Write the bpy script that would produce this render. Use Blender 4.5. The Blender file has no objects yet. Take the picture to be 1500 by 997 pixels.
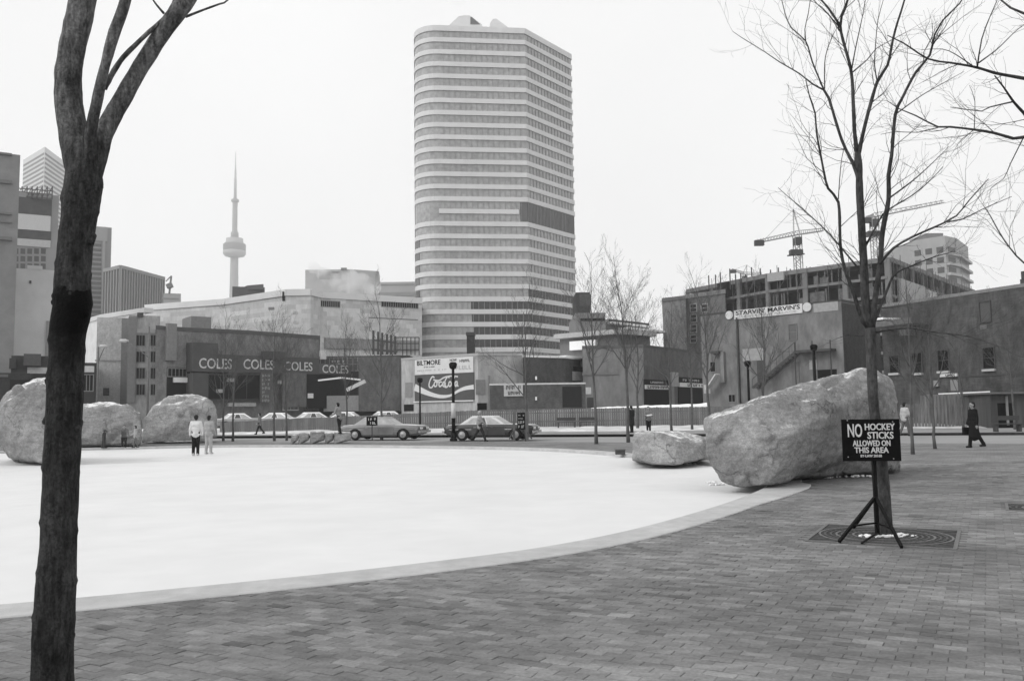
import bpy, bmesh, math, random
from mathutils import Vector, Matrix, noise as mnoise
from mathutils.geometry import tessellate_polygon

# ------------------------------------------------------------------ camera
scene = bpy.context.scene
COL = scene.collection
EYE = Vector((0.0, 0.0, 1.65))
FPX = 1250.0                        # focal length in photo pixels (1500 wide)
TILT = math.radians(4.73)
ROLL = 0.0140
_f = Vector((0, math.cos(TILT), math.sin(TILT)))
_u0 = Vector((0, -math.sin(TILT), math.cos(TILT)))
_r0 = Vector((1, 0, 0))
_r = _r0 * math.cos(ROLL) - _u0 * math.sin(ROLL)
_u = _u0 * math.cos(ROLL) + _r0 * math.sin(ROLL)
cam_d = bpy.data.cameras.new('camera')
cam = bpy.data.objects.new('camera', cam_d)
COL.objects.link(cam)
M = Matrix((( _r.x, _u.x, -_f.x, EYE.x), (_r.y, _u.y, -_f.y, EYE.y), (_r.z, _u.z, -_f.z, EYE.z), (0, 0, 0, 1)))
cam.matrix_world = M
cam_d.sensor_fit = 'HORIZONTAL'
cam_d.sensor_width = 36.0
cam_d.lens = 36.0 * FPX / 1500.0
cam_d.clip_start = 0.1
cam_d.clip_end = 9000
scene.camera = cam

# ------------------------------------------------------------------ sky, sun, exposure
SUN_EL, SUN_AZ = math.radians(36), math.radians(-118)      # azimuth from +Y, negative = to the left
world = bpy.data.worlds.new('World')
scene.world = world
world.use_nodes = True
nt = world.node_tree
for n in list(nt.nodes):
    nt.nodes.remove(n)
w_out = nt.nodes.new('ShaderNodeOutputWorld')
w_bg = nt.nodes.new('ShaderNodeBackground')
w_sky = nt.nodes.new('ShaderNodeTexSky')
w_sky.sky_type = 'NISHITA'
w_sky.sun_disc = False
w_sky.sun_elevation = SUN_EL
w_sky.sun_rotation = SUN_AZ
w_sky.air_density = 1.0
w_sky.dust_density = 5.0
w_sky.ozone_density = 1.0
w_bw = nt.nodes.new('ShaderNodeRGBToBW')
w_tc = nt.nodes.new('ShaderNodeTexCoord')
w_nz = nt.nodes.new('ShaderNodeTexNoise')
w_nz.inputs['Scale'].default_value = 2.2
w_nz.inputs['Detail'].default_value = 4
w_nz.inputs['Roughness'].default_value = 0.45
w_mr = nt.nodes.new('ShaderNodeMapRange')
w_mr.inputs['From Min'].default_value = 0.3
w_mr.inputs['From Max'].default_value = 0.7
w_mr.inputs['To Min'].default_value = 10.3
w_mr.inputs['To Max'].default_value = 11.3
w_mix = nt.nodes.new('ShaderNodeMix')
w_mix.data_type = 'FLOAT'
w_mix.inputs['Factor'].default_value = 0.80           # a closed overcast over the clear-sky gradient
nt.links.new(w_sky.outputs['Color'], w_bw.inputs['Color'])
nt.links.new(w_tc.outputs['Generated'], w_nz.inputs['Vector'])
nt.links.new(w_nz.outputs['Fac'], w_mr.inputs['Value'])
nt.links.new(w_bw.outputs['Val'], w_mix.inputs['A'])
nt.links.new(w_mr.outputs['Result'], w_mix.inputs['B'])
nt.links.new(w_mix.outputs['Result'], w_bg.inputs['Color'])
w_bg.inputs['Strength'].default_value = 0.1
nt.links.new(w_bg.outputs['Background'], w_out.inputs['Surface'])

sun_d = bpy.data.lights.new('sun', 'SUN')
sun_d.energy = 1.1
sun_d.angle = math.radians(25)
sun_d.color = (1.0, 1.0, 1.0)
sun = bpy.data.objects.new('sun', sun_d)
COL.objects.link(sun)
_sd = Vector((math.sin(SUN_AZ) * math.cos(SUN_EL), math.cos(SUN_AZ) * math.cos(SUN_EL), math.sin(SUN_EL)))
sun.rotation_euler = _sd.to_track_quat('Z', 'Y').to_euler()
sun.location = (-30, 20, 60)

scene.render.engine = 'CYCLES'
scene.view_settings.view_transform = 'Standard'
scene.view_settings.look = 'None'
scene.view_settings.exposure = 0.14
scene.view_settings.gamma = 1.0
scene.cycles.max_bounces = 6
scene.cycles.volume_bounces = 2

R = random.Random(7)

# ------------------------------------------------------------------ pixel helpers (photo pixels, 1500 x 997)
def ray(px, py):
    return (_f * FPX + _r * (px - 750.0) + _u * (498.5 - py)).normalized()
def at(px, py, Y):
    d = ray(px, py); return EYE + d * (Y / d.y)
def on_z(px, py, z=0.0):
    d = ray(px, py); return EYE + d * ((z - EYE.z) / d.z)

# ------------------------------------------------------------------ materials (all neutral grey: black-and-white film)
MATS = {}
def mat(name, g, rough=0.85, var=0.12, scale=3.0, bump=0.0, bscale=None, spec=0.15, metal=0.0, detail=5.0, stretch=None, blotch=0.0, bl_scale=0.3):
    if name in MATS:
        return MATS[name]
    m = bpy.data.materials.new(name); m.use_nodes = True
    t = m.node_tree; L = t.links
    b = t.nodes['Principled BSDF']
    b.inputs['Roughness'].default_value = rough
    b.inputs['Specular IOR Level'].default_value = spec
    b.inputs['Metallic'].default_value = metal
    geo = t.nodes.new('ShaderNodeNewGeometry')
    vec = geo.outputs['Position']
    if stretch:
        mp = t.nodes.new('ShaderNodeMapping'); mp.inputs['Scale'].default_value = stretch
        L.new(vec, mp.inputs['Vector']); vec = mp.outputs['Vector']
    nz = t.nodes.new('ShaderNodeTexNoise')
    nz.inputs['Scale'].default_value = scale; nz.inputs['Detail'].default_value = detail; nz.inputs['Roughness'].default_value = 0.6
    L.new(vec, nz.inputs['Vector'])
    mr = t.nodes.new('ShaderNodeMapRange')
    mr.inputs['From Min'].default_value = 0.28; mr.inputs['From Max'].default_value = 0.72
    mr.inputs['To Min'].default_value = g * (1 - var); mr.inputs['To Max'].default_value = g * (1 + var)
    L.new(nz.outputs['Fac'], mr.inputs['Value'])
    out = mr.outputs['Result']
    if blotch:
        n2 = t.nodes.new('ShaderNodeTexNoise'); n2.inputs['Scale'].default_value = bl_scale; n2.inputs['Detail'].default_value = 6; n2.inputs['Roughness'].default_value = 0.65
        L.new(vec, n2.inputs['Vector'])
        m2 = t.nodes.new('ShaderNodeMapRange')
        m2.inputs['From Min'].default_value = 0.3; m2.inputs['From Max'].default_value = 0.7
        m2.inputs['To Min'].default_value = 1 - blotch; m2.inputs['To Max'].default_value = 1 + blotch
        L.new(n2.outputs['Fac'], m2.inputs['Value'])
        mu = t.nodes.new('ShaderNodeMath'); mu.operation = 'MULTIPLY'
        L.new(out, mu.inputs[0]); L.new(m2.outputs['Result'], mu.inputs[1]); out = mu.outputs[0]
    L.new(out, b.inputs['Base Color'])
    if bump:
        nb = t.nodes.new('ShaderNodeTexNoise'); nb.inputs['Scale'].default_value = bscale or scale * 4; nb.inputs['Detail'].default_value = 6
        L.new(vec, nb.inputs['Vector'])
        bp = t.nodes.new('ShaderNodeBump'); bp.inputs['Strength'].default_value = bump; bp.inputs['Distance'].default_value = 0.05
        L.new(nb.outputs['Fac'], bp.inputs['Height']); L.new(bp.outputs['Normal'], b.inputs['Normal'])
    MATS[name] = m
    return m

def mat_brickwall(name, g, gm, bw=0.24, bh=0.08, var=0.2, blotch=0.15):
    """far brick or block wall: courses in object height, run along the wall by x+y"""
    if name in MATS: return MATS[name]
    m = mat(name, g, var=var, scale=2.2, blotch=blotch, bl_scale=0.6, stretch=(1, 1, .5))
    t = m.node_tree; L = t.links; b = t.nodes['Principled BSDF']
    geo = t.nodes.new('ShaderNodeNewGeometry'); sp = t.nodes.new('ShaderNodeSeparateXYZ'); cb = t.nodes.new('ShaderNodeCombineXYZ')
    ad = t.nodes.new('ShaderNodeMath'); ad.operation = 'ADD'
    L.new(geo.outputs['Position'], sp.inputs[0]); L.new(sp.outputs[0], ad.inputs[0]); L.new(sp.outputs[1], ad.inputs[1])
    L.new(ad.outputs[0], cb.inputs[0]); L.new(sp.outputs[2], cb.inputs[1])
    br = t.nodes.new('ShaderNodeTexBrick')
    br.inputs['Scale'].default_value = 1.0; br.inputs['Brick Width'].default_value = bw; br.inputs['Row Height'].default_value = bh
    br.inputs['Mortar Size'].default_value = 0.008; br.inputs['Color1'].default_value = (0.82,) * 3 + (1,); br.inputs['Color2'].default_value = (1.15,) * 3 + (1,)
    br.inputs['Mortar'].default_value = (gm / g,) * 3 + (1,)
    L.new(cb.outputs[0], br.inputs['Vector'])
    old = b.inputs['Base Color'].links[0].from_socket
    mx = t.nodes.new('ShaderNodeMix'); mx.data_type = 'RGBA'; mx.blend_type = 'MULTIPLY'; mx.inputs['Factor'].default_value = 1.0
    L.new(old, mx.inputs['A']); L.new(br.outputs['Color'], mx.inputs['B']); L.new(mx.outputs['Result'], b.inputs['Base Color'])
    return m

# ------------------------------------------------------------------ object helpers
WO = {}
def setp(o, label=None, cat=None, group=None, kind=None):
    if label: o['label'] = label
    if cat: o['category'] = cat
    if group: o['group'] = group
    if kind: o['kind'] = kind
    return o
def empty(name, loc, label=None, cat=None, group=None, rz=0.0):
    o = bpy.data.objects.new(name, None); COL.objects.link(o)
    o.empty_display_size = 0.2
    o.location = loc; o.rotation_euler = (0, 0, rz)
    WO[o.name] = Vector(loc)
    return setp(o, label, cat, group)

class MB:
    """collects vertices and faces in world (or local) coordinates"""
    def __init__(s): s.v = []; s.f = []; s.mi = []
    def add(s, vs, fs, mi=0):
        k = len(s.v); s.v += [tuple(p) for p in vs]
        for f in fs: s.f.append(tuple(i + k for i in f)); s.mi.append(mi)
        return s
    def hexa(s, p, mi=0):
        """p: 4 bottom corners then 4 top corners, both counter-clockwise from above"""
        return s.add(p, [(3, 2, 1, 0), (4, 5, 6, 7), (0, 1, 5, 4), (1, 2, 6, 5), (2, 3, 7, 6), (3, 0, 4, 7)], mi)
    def box(s, x0, y0, z0, x1, y1, z1, mi=0):
        return s.hexa([(x0, y0, z0), (x1, y0, z0), (x1, y1, z0), (x0, y1, z0), (x0, y0, z1), (x1, y0, z1), (x1, y1, z1), (x0, y1, z1)], mi)
    def bar(s, a, b, w, h=None, mi=0):
        """square bar from a to b"""
        a = Vector(a); b = Vector(b); h = h or w
        d = (b - a).normalized(); up = Vector((0, 0, 1)) if abs(d.z) < 0.95 else Vector((0, 1, 0))
        x = d.cross(up).normalized() * (w / 2); y = x.cross(d).normalized() * (h / 2)
        ps = [a - x - y, a + x - y, a + x + y, a - x + y, b - x - y, b + x - y, b + x + y, b - x + y]
        return s.hexa(ps, mi)
    def tube(s, pts, rads, n=6, cap=True, mi=0, wob=None):
        pts = [Vector(p) for p in pts]; k = len(s.v)
        prev = None
        for i, p in enumerate(pts):
            if i == 0: d = pts[1] - p
            elif i == len(pts) - 1: d = p - pts[i - 1]
            else: d = (pts[i + 1] - pts[i - 1])
            d.normalize()
            if prev is None:
                ref = Vector((1, 0, 0)) if abs(d.x) < 0.8 else Vector((0, 1, 0))
                x = (ref - d * ref.dot(d)).normalized()
            else:
                x = (prev - d * prev.dot(d)).normalized()
            prev = x; y = d.cross(x)
            for j in range(n):
                a = 2 * math.pi * j / n
                rr = rads[i]
                q = p + (x * math.cos(a) + y * math.sin(a)) * rr
                if wob: q = wob(q, p, rr)
                s.v.append(tuple(q))
        for i in range(len(pts) - 1):
            for j in range(n):
                a = k + i * n + j; b = k + i * n + (j + 1) % n
                s.f.append((a, b, b + n, a + n)); s.mi.append(mi)
        if cap:
            s.f.append(tuple(k + j for j in reversed(range(n)))); s.mi.append(mi)
            s.f.append(tuple(k + (len(pts) - 1) * n + j for j in range(n))); s.mi.append(mi)
        return s
    def capsule(s, a, b, ra, rb, n=10, sx=1.0):
        a = Vector(a); b = Vector(b); d = (b - a)
        L = d.length or 1e-4; d = d / L
        pts = []; rr = []
        for t in (0.999, 0.7, 0.3): pts.append(a - d * ra * t); rr.append(max(ra * math.sqrt(max(0, 1 - t * t)), 1e-3))
        pts.append(a); rr.append(ra); pts.append(b); rr.append(rb)
        for t in (0.3, 0.7, 0.999): pts.append(b + d * rb * t); rr.append(max(rb * math.sqrt(max(0, 1 - t * t)), 1e-3))
        return s.tube(pts, rr, n)
    def lathe(s, prof, c=(0, 0, 0), n=24, axis='Z', mi=0):
        """prof: (radius, height) list"""
        k = len(s.v); c = Vector(c)
        for r, h in prof:
            for j in range(n):
                a = 2 * math.pi * j / n
                if axis == 'Z': q = Vector((r * math.cos(a), r * math.sin(a), h))
                else: q = Vector((r * math.cos(a), h, -r * math.sin(a)))
                s.v.append(tuple(c + q))
        for i in range(len(prof) - 1):
            for j in range(n):
                a = k + i * n + j; b = k + i * n + (j + 1) % n
                s.f.append((a, b, b + n, a + n)); s.mi.append(mi)
        s.f.append(tuple(k + j for j in reversed(range(n)))); s.mi.append(mi)
        s.f.append(tuple(k + (len(prof) - 1) * n + j for j in range(n))); s.mi.append(mi)
        return s
    def prism(s, poly, z0, z1, mi=0):
        """poly counter-clockwise from above"""
        n = len(poly)
        vs = [(p[0], p[1], z0) for p in poly] + [(p[0], p[1], z1 if not callable(z1) else z1(p)) for p in poly]
        fs = [tuple(reversed(range(n))), tuple(range(n, 2 * n))]
        fs += [(i, (i + 1) % n, (i + 1) % n + n, i + n) for i in range(n)]
        return s.add(vs, fs, mi)
    def build(s, name, material, parent=None, smooth=False, local=False, recenter=True):
        me = bpy.data.meshes.new(name)
        c = Vector((0, 0, 0))
        if not local and recenter and s.v:
            xs = [p[0] for p in s.v]; ys = [p[1] for p in s.v]; zs = [p[2] for p in s.v]
            c = Vector(((min(xs) + max(xs)) / 2, (min(ys) + max(ys)) / 2, min(zs)))
        me.from_pydata([(p[0] - c.x, p[1] - c.y, p[2] - c.z) for p in s.v], [], s.f)
        ml = material if isinstance(material, (list, tuple)) else [material]
        for m in ml: me.materials.append(m)
        if len(ml) > 1: me.polygons.foreach_set('material_index', s.mi)
        if smooth: me.polygons.foreach_set('use_smooth', [True] * len(me.polygons))
        me.update()
        return link(name, me, c, parent, local)
def link(name, me, c, parent=None, local=False):
    o = bpy.data.objects.new(name, me); COL.objects.link(o)
    o.location = c
    if parent is not None:
        o.parent = parent
        if not local: o.location = c - WO[parent.name]
    WO[o.name] = Vector(c)
    return o
def copy_tree(o, parent=None):
    c = o.copy(); COL.objects.link(c); c.parent = parent
    for ch in o.children: copy_tree(ch, c)
    return c
def fix_normals(o):
    bm = bmesh.new(); bm.from_mesh(o.data); bmesh.ops.recalc_face_normals(bm, faces=bm.faces); bm.to_mesh(o.data); bm.free(); return o
def part(parent, name, material, fn, smooth=False):
    m = MB(); fn(m); return m.build(name, material, parent, smooth)

class Facade:
    """a vertical wall plane from ground point a (left, as seen) to b (right)"""
    def __init__(s, a, b):
        s.a = Vector((a[0], a[1], 0)); s.b = Vector((b[0], b[1], 0))
        s.u = (s.b - s.a).normalized(); s.n = s.u.cross(Vector((0, 0, 1))).normalized(); s.L = (s.b - s.a).length
    def hit(s, px, py):
        d = ray(px, py); t = (s.a - EYE).dot(s.n) / d.dot(s.n); p = EYE + d * t
        return (p - s.a).dot(s.u), p.z
    def pt(s, k, z, d=0.0): return s.a + s.u * k + s.n * d + Vector((0, 0, z))
    def rect(s, x0, y0, x1, y1):
        ym = (y0 + y1) / 2; xm = (x0 + x1) / 2
        k0 = s.hit(x0, ym)[0]; k1 = s.hit(x1, ym)[0]; z1 = s.hit(xm, y0)[1]; z0 = s.hit(xm, y1)[1]
        return k0, z0, k1, z1
    def slab(s, m, k0, z0, k1, z1, d0, d1):
        p = [s.pt(k0, z0, d1), s.pt(k1, z0, d1), s.pt(k1, z0, d0), s.pt(k0, z0, d0)]
        return m.hexa(p + [q + Vector((0, 0, z1 - z0)) for q in p])
    def panel(s, parent, name, material, px, d0=-0.05, d1=0.04):
        k0, z0, k1, z1 = s.rect(*px); m = MB(); s.slab(m, k0, z0, k1, z1, d0, d1)
        return m.build(name, material, parent)
    def window(s, parent, px, glass, frame, fw=0.12, nx=1, ny=1, sill=None, metres=None):
        k0, z0, k1, z1 = metres or s.rect(*px)
        m = MB()
        s.slab(m, k0 - fw, z0 - fw, k1 + fw, z0, -0.02, 0.09); s.slab(m, k0 - fw, z1, k1 + fw, z1 + fw, -0.02, 0.09)
        s.slab(m, k0 - fw, z0, k0, z1, -0.02, 0.087); s.slab(m, k1, z0, k1 + fw, z1, -0.02, 0.087)
        for i in range(1, nx): x = k0 + (k1 - k0) * i / nx; s.slab(m, x - fw * .35, z0, x + fw * .35, z1, -0.02, 0.06)
        for i in range(1, ny): z = z0 + (z1 - z0) * i / ny; s.slab(m, k0, z - fw * .35, k1, z + fw * .35, -0.02, 0.055)
        w = m.build('window', frame, parent)
        m = MB(); s.slab(m, k0, z0, k1, z1, -0.02, 0.02); m.build('pane', glass, w)
        if sill:
            m = MB(); s.slab(m, k0 - fw, z0 - fw - 0.16, k1 + fw, z0 - fw, -0.02, 0.22); m.build('sill', sill, w)
        return w
    def text(s, parent, txt, px, material, d=0.06, bold=0.0, name='lettering', shear=0.0, stretch=True):
        k0, z0, k1, z1 = s.rect(*px)
        me = text_mesh(txt, bold, shear)
        xs = [v.co.x for v in me.vertices]; ys = [v.co.y for v in me.vertices]; zs = [v.co.z for v in me.vertices]
        x0, x1, y0, y1 = min(xs), max(xs), min(ys), max(ys)
        sx = (k1 - k0) / (x1 - x0); sy = (z1 - z0) / (y1 - y0)
        c = s.pt(k0, z0, d)
        for v in me.vertices:
            q = s.u * ((v.co.x - x0) * sx) + Vector((0, 0, (v.co.y - y0) * sy)) + s.n * (v.co.z * 0.6)
            v.co = q
        me.materials.append(material)
        return link(name, me, c, parent)
    def scribble(s, parent, px, material, d=0.06, n=8, name='lettering', seed=1):
        """lettering too small to read: a row of uneven strokes"""
        k0, z0, k1, z1 = s.rect(*px); q = random.Random(seed); m = MB(); w = (k1 - k0) / n; h = z1 - z0
        for i in range(n):
            if q.random() < 0.12: continue
            x = k0 + i * w
            s.slab(m, x + w * .08, z0, x + w * .34, z1, d - .02, d + .012)
            if q.random() < .8: zb = q.choice([0, .4, .76]); s.slab(m, x + w * .34, z0 + h * zb, x + w * .84, z0 + h * (zb + .24), d - .02, d + .008)
            if q.random() < .6: s.slab(m, x + w * .62, z0 + h * .24, x + w * .84, z1, d - .02, d + .012)
        o = m.build(name, material, parent); o['kind'] = 'stuff'; return o

def text_mesh(txt, bold=0.0, shear=0.0):
    cu = bpy.data.curves.new('txt', 'FONT'); cu.body = txt; cu.size = 1.0; cu.extrude = 0.02; cu.offset = bold; cu.shear = shear; cu.resolution_u = 3
    o = bpy.data.objects.new('txt', cu); COL.objects.link(o)
    dg = bpy.context.evaluated_depsgraph_get(); dg.update()
    me = bpy.data.meshes.new_from_object(o.evaluated_get(dg))
    bpy.data.objects.remove(o); bpy.data.curves.remove(cu)
    return me

# ------------------------------------------------------------------ shared materials
m_glass_d = mat('window_glass_dark', 0.011, rough=0.3, var=0.4, scale=0.6, spec=0.05)
m_black = mat('black_paint', 0.008, rough=0.6, var=0.2, spec=0.08)
m_white = mat('white_paint', 0.72, rough=0.7, var=0.06)
m_offwhite = mat('offwhite_paint', 0.55, rough=0.7, var=0.12, blotch=0.1)
m_snow = mat('snow', 0.86, rough=0.9, var=0.05, scale=6, bump=0.4, bscale=14)
m_conc = mat('concrete', 0.36, var=0.12, scale=2.5, bump=0.15, bscale=30, blotch=0.12, bl_scale=0.7)
m_steel = mat('dark_steel', 0.06, rough=0.5, var=0.2)
m_frame = mat('window_frame_grey', 0.22, var=0.1)

# ------------------------------------------------------------------ ground
ground_m = mat('city_ground', 0.30, var=0.25, scale=0.3, blotch=0.25, bl_scale=0.05)
g = MB().add([(-2500, -300, -0.30), (2500, -300, -0.30), (2500, 4200, -0.30), (-2500, 4200, -0.30)], [(0, 1, 2, 3)]).build('ground', ground_m)
setp(g, 'grey winter ground of the city reaching to the horizon', 'ground', kind='structure')

# ------------------------------------------------------------------ pond: ice and concrete kerb
ICE_Z = -0.10
near_px = [(-420, 932), (-250, 922), (-100, 911), (0, 903), (110, 893), (300, 874), (500, 853), (640, 836), (760, 820), (840, 806), (910, 791), (970, 775), (1020, 760), (1065, 745), (1100, 731), (1124, 719), (1138, 709)]
far_px = [(1132, 698), (1100, 690), (1040, 682), (985, 676), (930, 671), (880, 666), (830, 662.5), (780, 660), (710, 658), (640, 657), (550, 655.5), (450, 655), (360, 655), (300, 655.5), (200, 657.5), (100, 660), (0, 664), (-150, 670), (-400, 680)]
edge = [on_z(x, y, ICE_Z).xy for x, y in near_px] + [on_z(x, y, ICE_Z).xy for x, y in far_px]
def smooth_poly(ps, it=1):
    for _ in range(it):
        q = [ps[0]]
        for a, b in zip(ps, ps[1:]): q += [a * .75 + b * .25, a * .25 + b * .75]
        ps = q + [ps[-1]]
    return ps
edge = smooth_poly([Vector(p) for p in edge], 2)
ice_poly = edge + [Vector((-60, edge[-1].y)), Vector((-60, edge[0].y))]
def sheet(poly, z, name, material):
    poly = [Vector((q[0], q[1], 0.0)) for q in poly]
    tris = tessellate_polygon([poly]); fs = []
    for t in tris:
        a, b, c = (poly[i] for i in t); ar = (b - a).cross(c - a).z
        if abs(ar) < 1e-9: continue
        fs.append(tuple(t) if ar > 0 else tuple(reversed(t)))
    me = bpy.data.meshes.new(name); me.from_pydata([(q.x, q.y, z) for q in poly], [], fs); me.materials.append(material); me.update()
    return link(name, me, Vector((0, 0, 0)))

ice_m = mat('ice', 0.675, rough=0.55, var=0.025, scale=1.3, spec=0.25, bump=0.04, bscale=6, blotch=0.05, bl_scale=0.5)
ice = setp(sheet(ice_poly, ICE_Z, 'ice', ice_m), 'frozen pond, smooth white ice rink', 'ice', kind='structure')

# kerb: offset outward
KW = []
n_e = len(edge)
outer = []
for i, p in enumerate(edge):
    a = edge[max(0, i - 1)]; b = edge[min(n_e - 1, i + 1)]
    d = (b - a).normalized(); nrm = Vector((d.y, -d.x))        # right-hand side of travel = outside
    w = 0.58 + 0.30 * max(0.0, 1 - abs(edge[i].x - 5.3) / 1.6) * (1 if edge[i].y < 19 else 0)
    outer.append(p + nrm * w)
KZ = 0.012
kb = MB()
for i in range(n_e):
    for q, z in ((edge[i], ICE_Z - 0.1), (edge[i], KZ - 0.012), (edge[i] + (outer[i] - edge[i]) * 0.03, KZ), (outer[i] - (outer[i] - edge[i]) * 0.02, KZ), (outer[i], KZ - 0.01), (outer[i], -0.2)):
        kb.v.append((q.x, q.y, z))
for i in range(n_e - 1):
    for j in range(5):
        a = i * 6 + j; kb.f.append((a, a + 1, a + 7, a + 6)); kb.mi.append(0)
kerb_m = mat('kerb_concrete', 0.44, var=0.10, scale=5, bump=0.25, bscale=60, blotch=0.14, bl_scale=1.2)
kerb = fix_normals(kb.build('pond_kerb', kerb_m)); setp(kerb, 'pale concrete kerb curving round the frozen pond', 'kerb', kind='structure')

# ------------------------------------------------------------------ plaza: sheet with brick texture far off, real bricks near
BR_ANG = math.radians(-29)
BU = Vector((math.cos(BR_ANG), math.sin(BR_ANG))); BV = Vector((-BU.y, BU.x))
PU, PV = 0.206, 0.106
def brick_material(name, far):
    m = bpy.data.materials.new(name); m.use_nodes = True; t = m.node_tree; L = t.links; b = t.nodes['Principled BSDF']
    b.inputs['Roughness'].default_value = 0.8; b.inputs['Specular IOR Level'].default_value = 0.3
    geo = t.nodes.new('ShaderNodeNewGeometry')
    big = t.nodes.new('ShaderNodeTexNoise'); big.inputs['Scale'].default_value = 0.55; big.inputs['Detail'].default_value = 7; big.inputs['Roughness'].default_value = 0.62
    mp = t.nodes.new('ShaderNodeMapping'); mp.inputs['Rotation'].default_value = (0, 0, -BR_ANG); mp.inputs['Scale'].default_value = (0.8, 1.3, 1)
    L.new(geo.outputs['Position'], mp.inputs['Vector']); L.new(mp.outputs['Vector'], big.inputs['Vector'])
    r1 = t.nodes.new('ShaderNodeMapRange'); r1.inputs['From Min'].default_value = 0.3; r1.inputs['From Max'].default_value = 0.72; r1.inputs['To Min'].default_value = 0.68; r1.inputs['To Max'].default_value = 1.62
    L.new(big.outputs['Fac'], r1.inputs['Value'])
    fine = t.nodes.new('ShaderNodeTexNoise'); fine.inputs['Scale'].default_value = 38; fine.inputs['Detail'].default_value = 4
    L.new(geo.outputs['Position'], fine.inputs['Vector'])
    r2 = t.nodes.new('ShaderNodeMapRange'); r2.inputs['To Min'].default_value = 0.62; r2.inputs['To Max'].default_value = 1.38; L.new(fine.outputs['Fac'], r2.inputs['Value'])
    mid_ = t.nodes.new('ShaderNodeTexNoise'); mid_.inputs['Scale'].default_value = 3.6; mid_.inputs['Detail'].default_value = 6; mid_.inputs['Roughness'].default_value = 0.7
    mp3 = t.nodes.new('ShaderNodeMapping'); mp3.inputs['Rotation'].default_value = (0, 0, -BR_ANG); mp3.inputs['Scale'].default_value = (0.7, 1.8, 1)
    L.new(geo.outputs['Position'], mp3.inputs['Vector']); L.new(mp3.outputs[0], mid_.inputs['Vector'])
    r3 = t.nodes.new('ShaderNodeMapRange'); r3.inputs['From Min'].default_value = 0.3; r3.inputs['From Max'].default_value = 0.7; r3.inputs['To Min'].default_value = 0.70; r3.inputs['To Max'].default_value = 1.32; L.new(mid_.outputs['Fac'], r3.inputs['Value'])
    mu0 = t.nodes.new('ShaderNodeMath'); mu0.operation = 'MULTIPLY'; L.new(r1.outputs[0], mu0.inputs[0]); L.new(r3.outputs[0], mu0.inputs[1])
    mu = t.nodes.new('ShaderNodeMath'); mu.operation = 'MULTIPLY'; L.new(mu0.outputs[0], mu.inputs[0]); L.new(r2.outputs[0], mu.inputs[1])
    m2 = t.nodes.new('ShaderNodeMath'); m2.operation = 'MULTIPLY'; L.new(mu.outputs[0], m2.inputs[0])
    if far:
        mp2 = t.nodes.new('ShaderNodeMapping'); mp2.vector_type = 'TEXTURE'; mp2.inputs['Rotation'].default_value = (0, 0, BR_ANG)
        L.new(geo.outputs['Position'], mp2.inputs['Vector'])
        br = t.nodes.new('ShaderNodeTexBrick'); br.inputs['Scale'].default_value = 1; br.inputs['Brick Width'].default_value = PU; br.inputs['Row Height'].default_value = PV; br.inputs['Mortar Size'].default_value = 0.005
        br.inputs['Color1'].default_value = (0.125,) * 3 + (1,); br.inputs['Color2'].default_value = (0.17,) * 3 + (1,); br.inputs['Mortar'].default_value = (0.085,) * 3 + (1,)
        L.new(mp2.outputs[0], br.inputs['Vector']); L.new(br.outputs['Color'], m2.inputs[1])
    else:
        at_ = t.nodes.new('ShaderNodeAttribute'); at_.attribute_name = 'tone'; L.new(at_.outputs['Fac'], m2.inputs[1])
        bp = t.nodes.new('ShaderNodeBump'); bp.inputs['Strength'].default_value = 0.35; bp.inputs['Distance'].default_value = 0.006
        L.new(fine.outputs['Fac'], bp.inputs['Height']); L.new(bp.outputs['Normal'], b.inputs['Normal'])
    L.new(m2.outputs[0], b.inputs['Base Color'])
    return m
brick_far_m = brick_material('paver_far', True); brick_m = brick_material('paver', False)

NEAR_FAR = 25.0      # bricks are real up to here
plaza_m = mat('paver_bedding', 0.12, var=0.3, scale=8)
# plaza outline: outside of kerb, near side to far right, up to the road edge
def road_near(x): return 46.2 - (0.47 if x > 0 else 0.35) * x
def road_far(x): return 56.3 - 0.35 * x
mid = [p - (p - q) * 0.5 for p, q in zip(outer, edge)]        # a line under the kerb
far_i = max(range(len(mid)), key=lambda i: mid[i].x)
near_line = mid[:far_i + 1]; far_line = mid[far_i:]
mx = mid[far_i]
plaza_poly = [Vector((-60, -6)), Vector((45, -6)), Vector((45, road_near(45))), Vector((0, road_near(0))), Vector((-60, road_near(-60))), Vector((-60, mid[-1].y))] + list(reversed(mid)) + [Vector((-60, mid[0].y))]
plaza = sheet(plaza_poly, -0.0055, 'plaza', plaza_m)
setp(plaza, 'brick paved plaza around the pond', 'plaza', kind='structure')
# far sheet (texture only) from NEAR_FAR on
def clip_sheet(src_poly, z, name, material, ylo):
    o = sheet(src_poly, z, name, material); bm = bmesh.new(); bm.from_mesh(o.data)
    bmesh.ops.bisect_plane(bm, geom=bm.verts[:] + bm.edges[:] + bm.faces[:], plane_co=(0, ylo, 0), plane_no=(0, -1, 0), clear_outer=True)
    bm.to_mesh(o.data); bm.free(); return o
pf = clip_sheet(plaza_poly, 0.0, 'far_paving', brick_far_m, NEAR_FAR - 0.15); pf.parent = plaza; pf['kind'] = 'stuff'

# grates lie in the paving
GR_C = on_z(1296, 784, 0); GR_ROT = BR_ANG; GR_H = 0.86
G2 = on_z(1530, 744, 0); G2_H = 0.55
def in_sq(p, c, h, rot):
    d = Vector((p[0] - c[0], p[1] - c[1])); ca, sa = math.cos(-rot), math.sin(-rot)
    x = d.x * ca - d.y * sa; y = d.x * sa + d.y * ca
    return abs(x) < h and abs(y) < h
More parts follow.
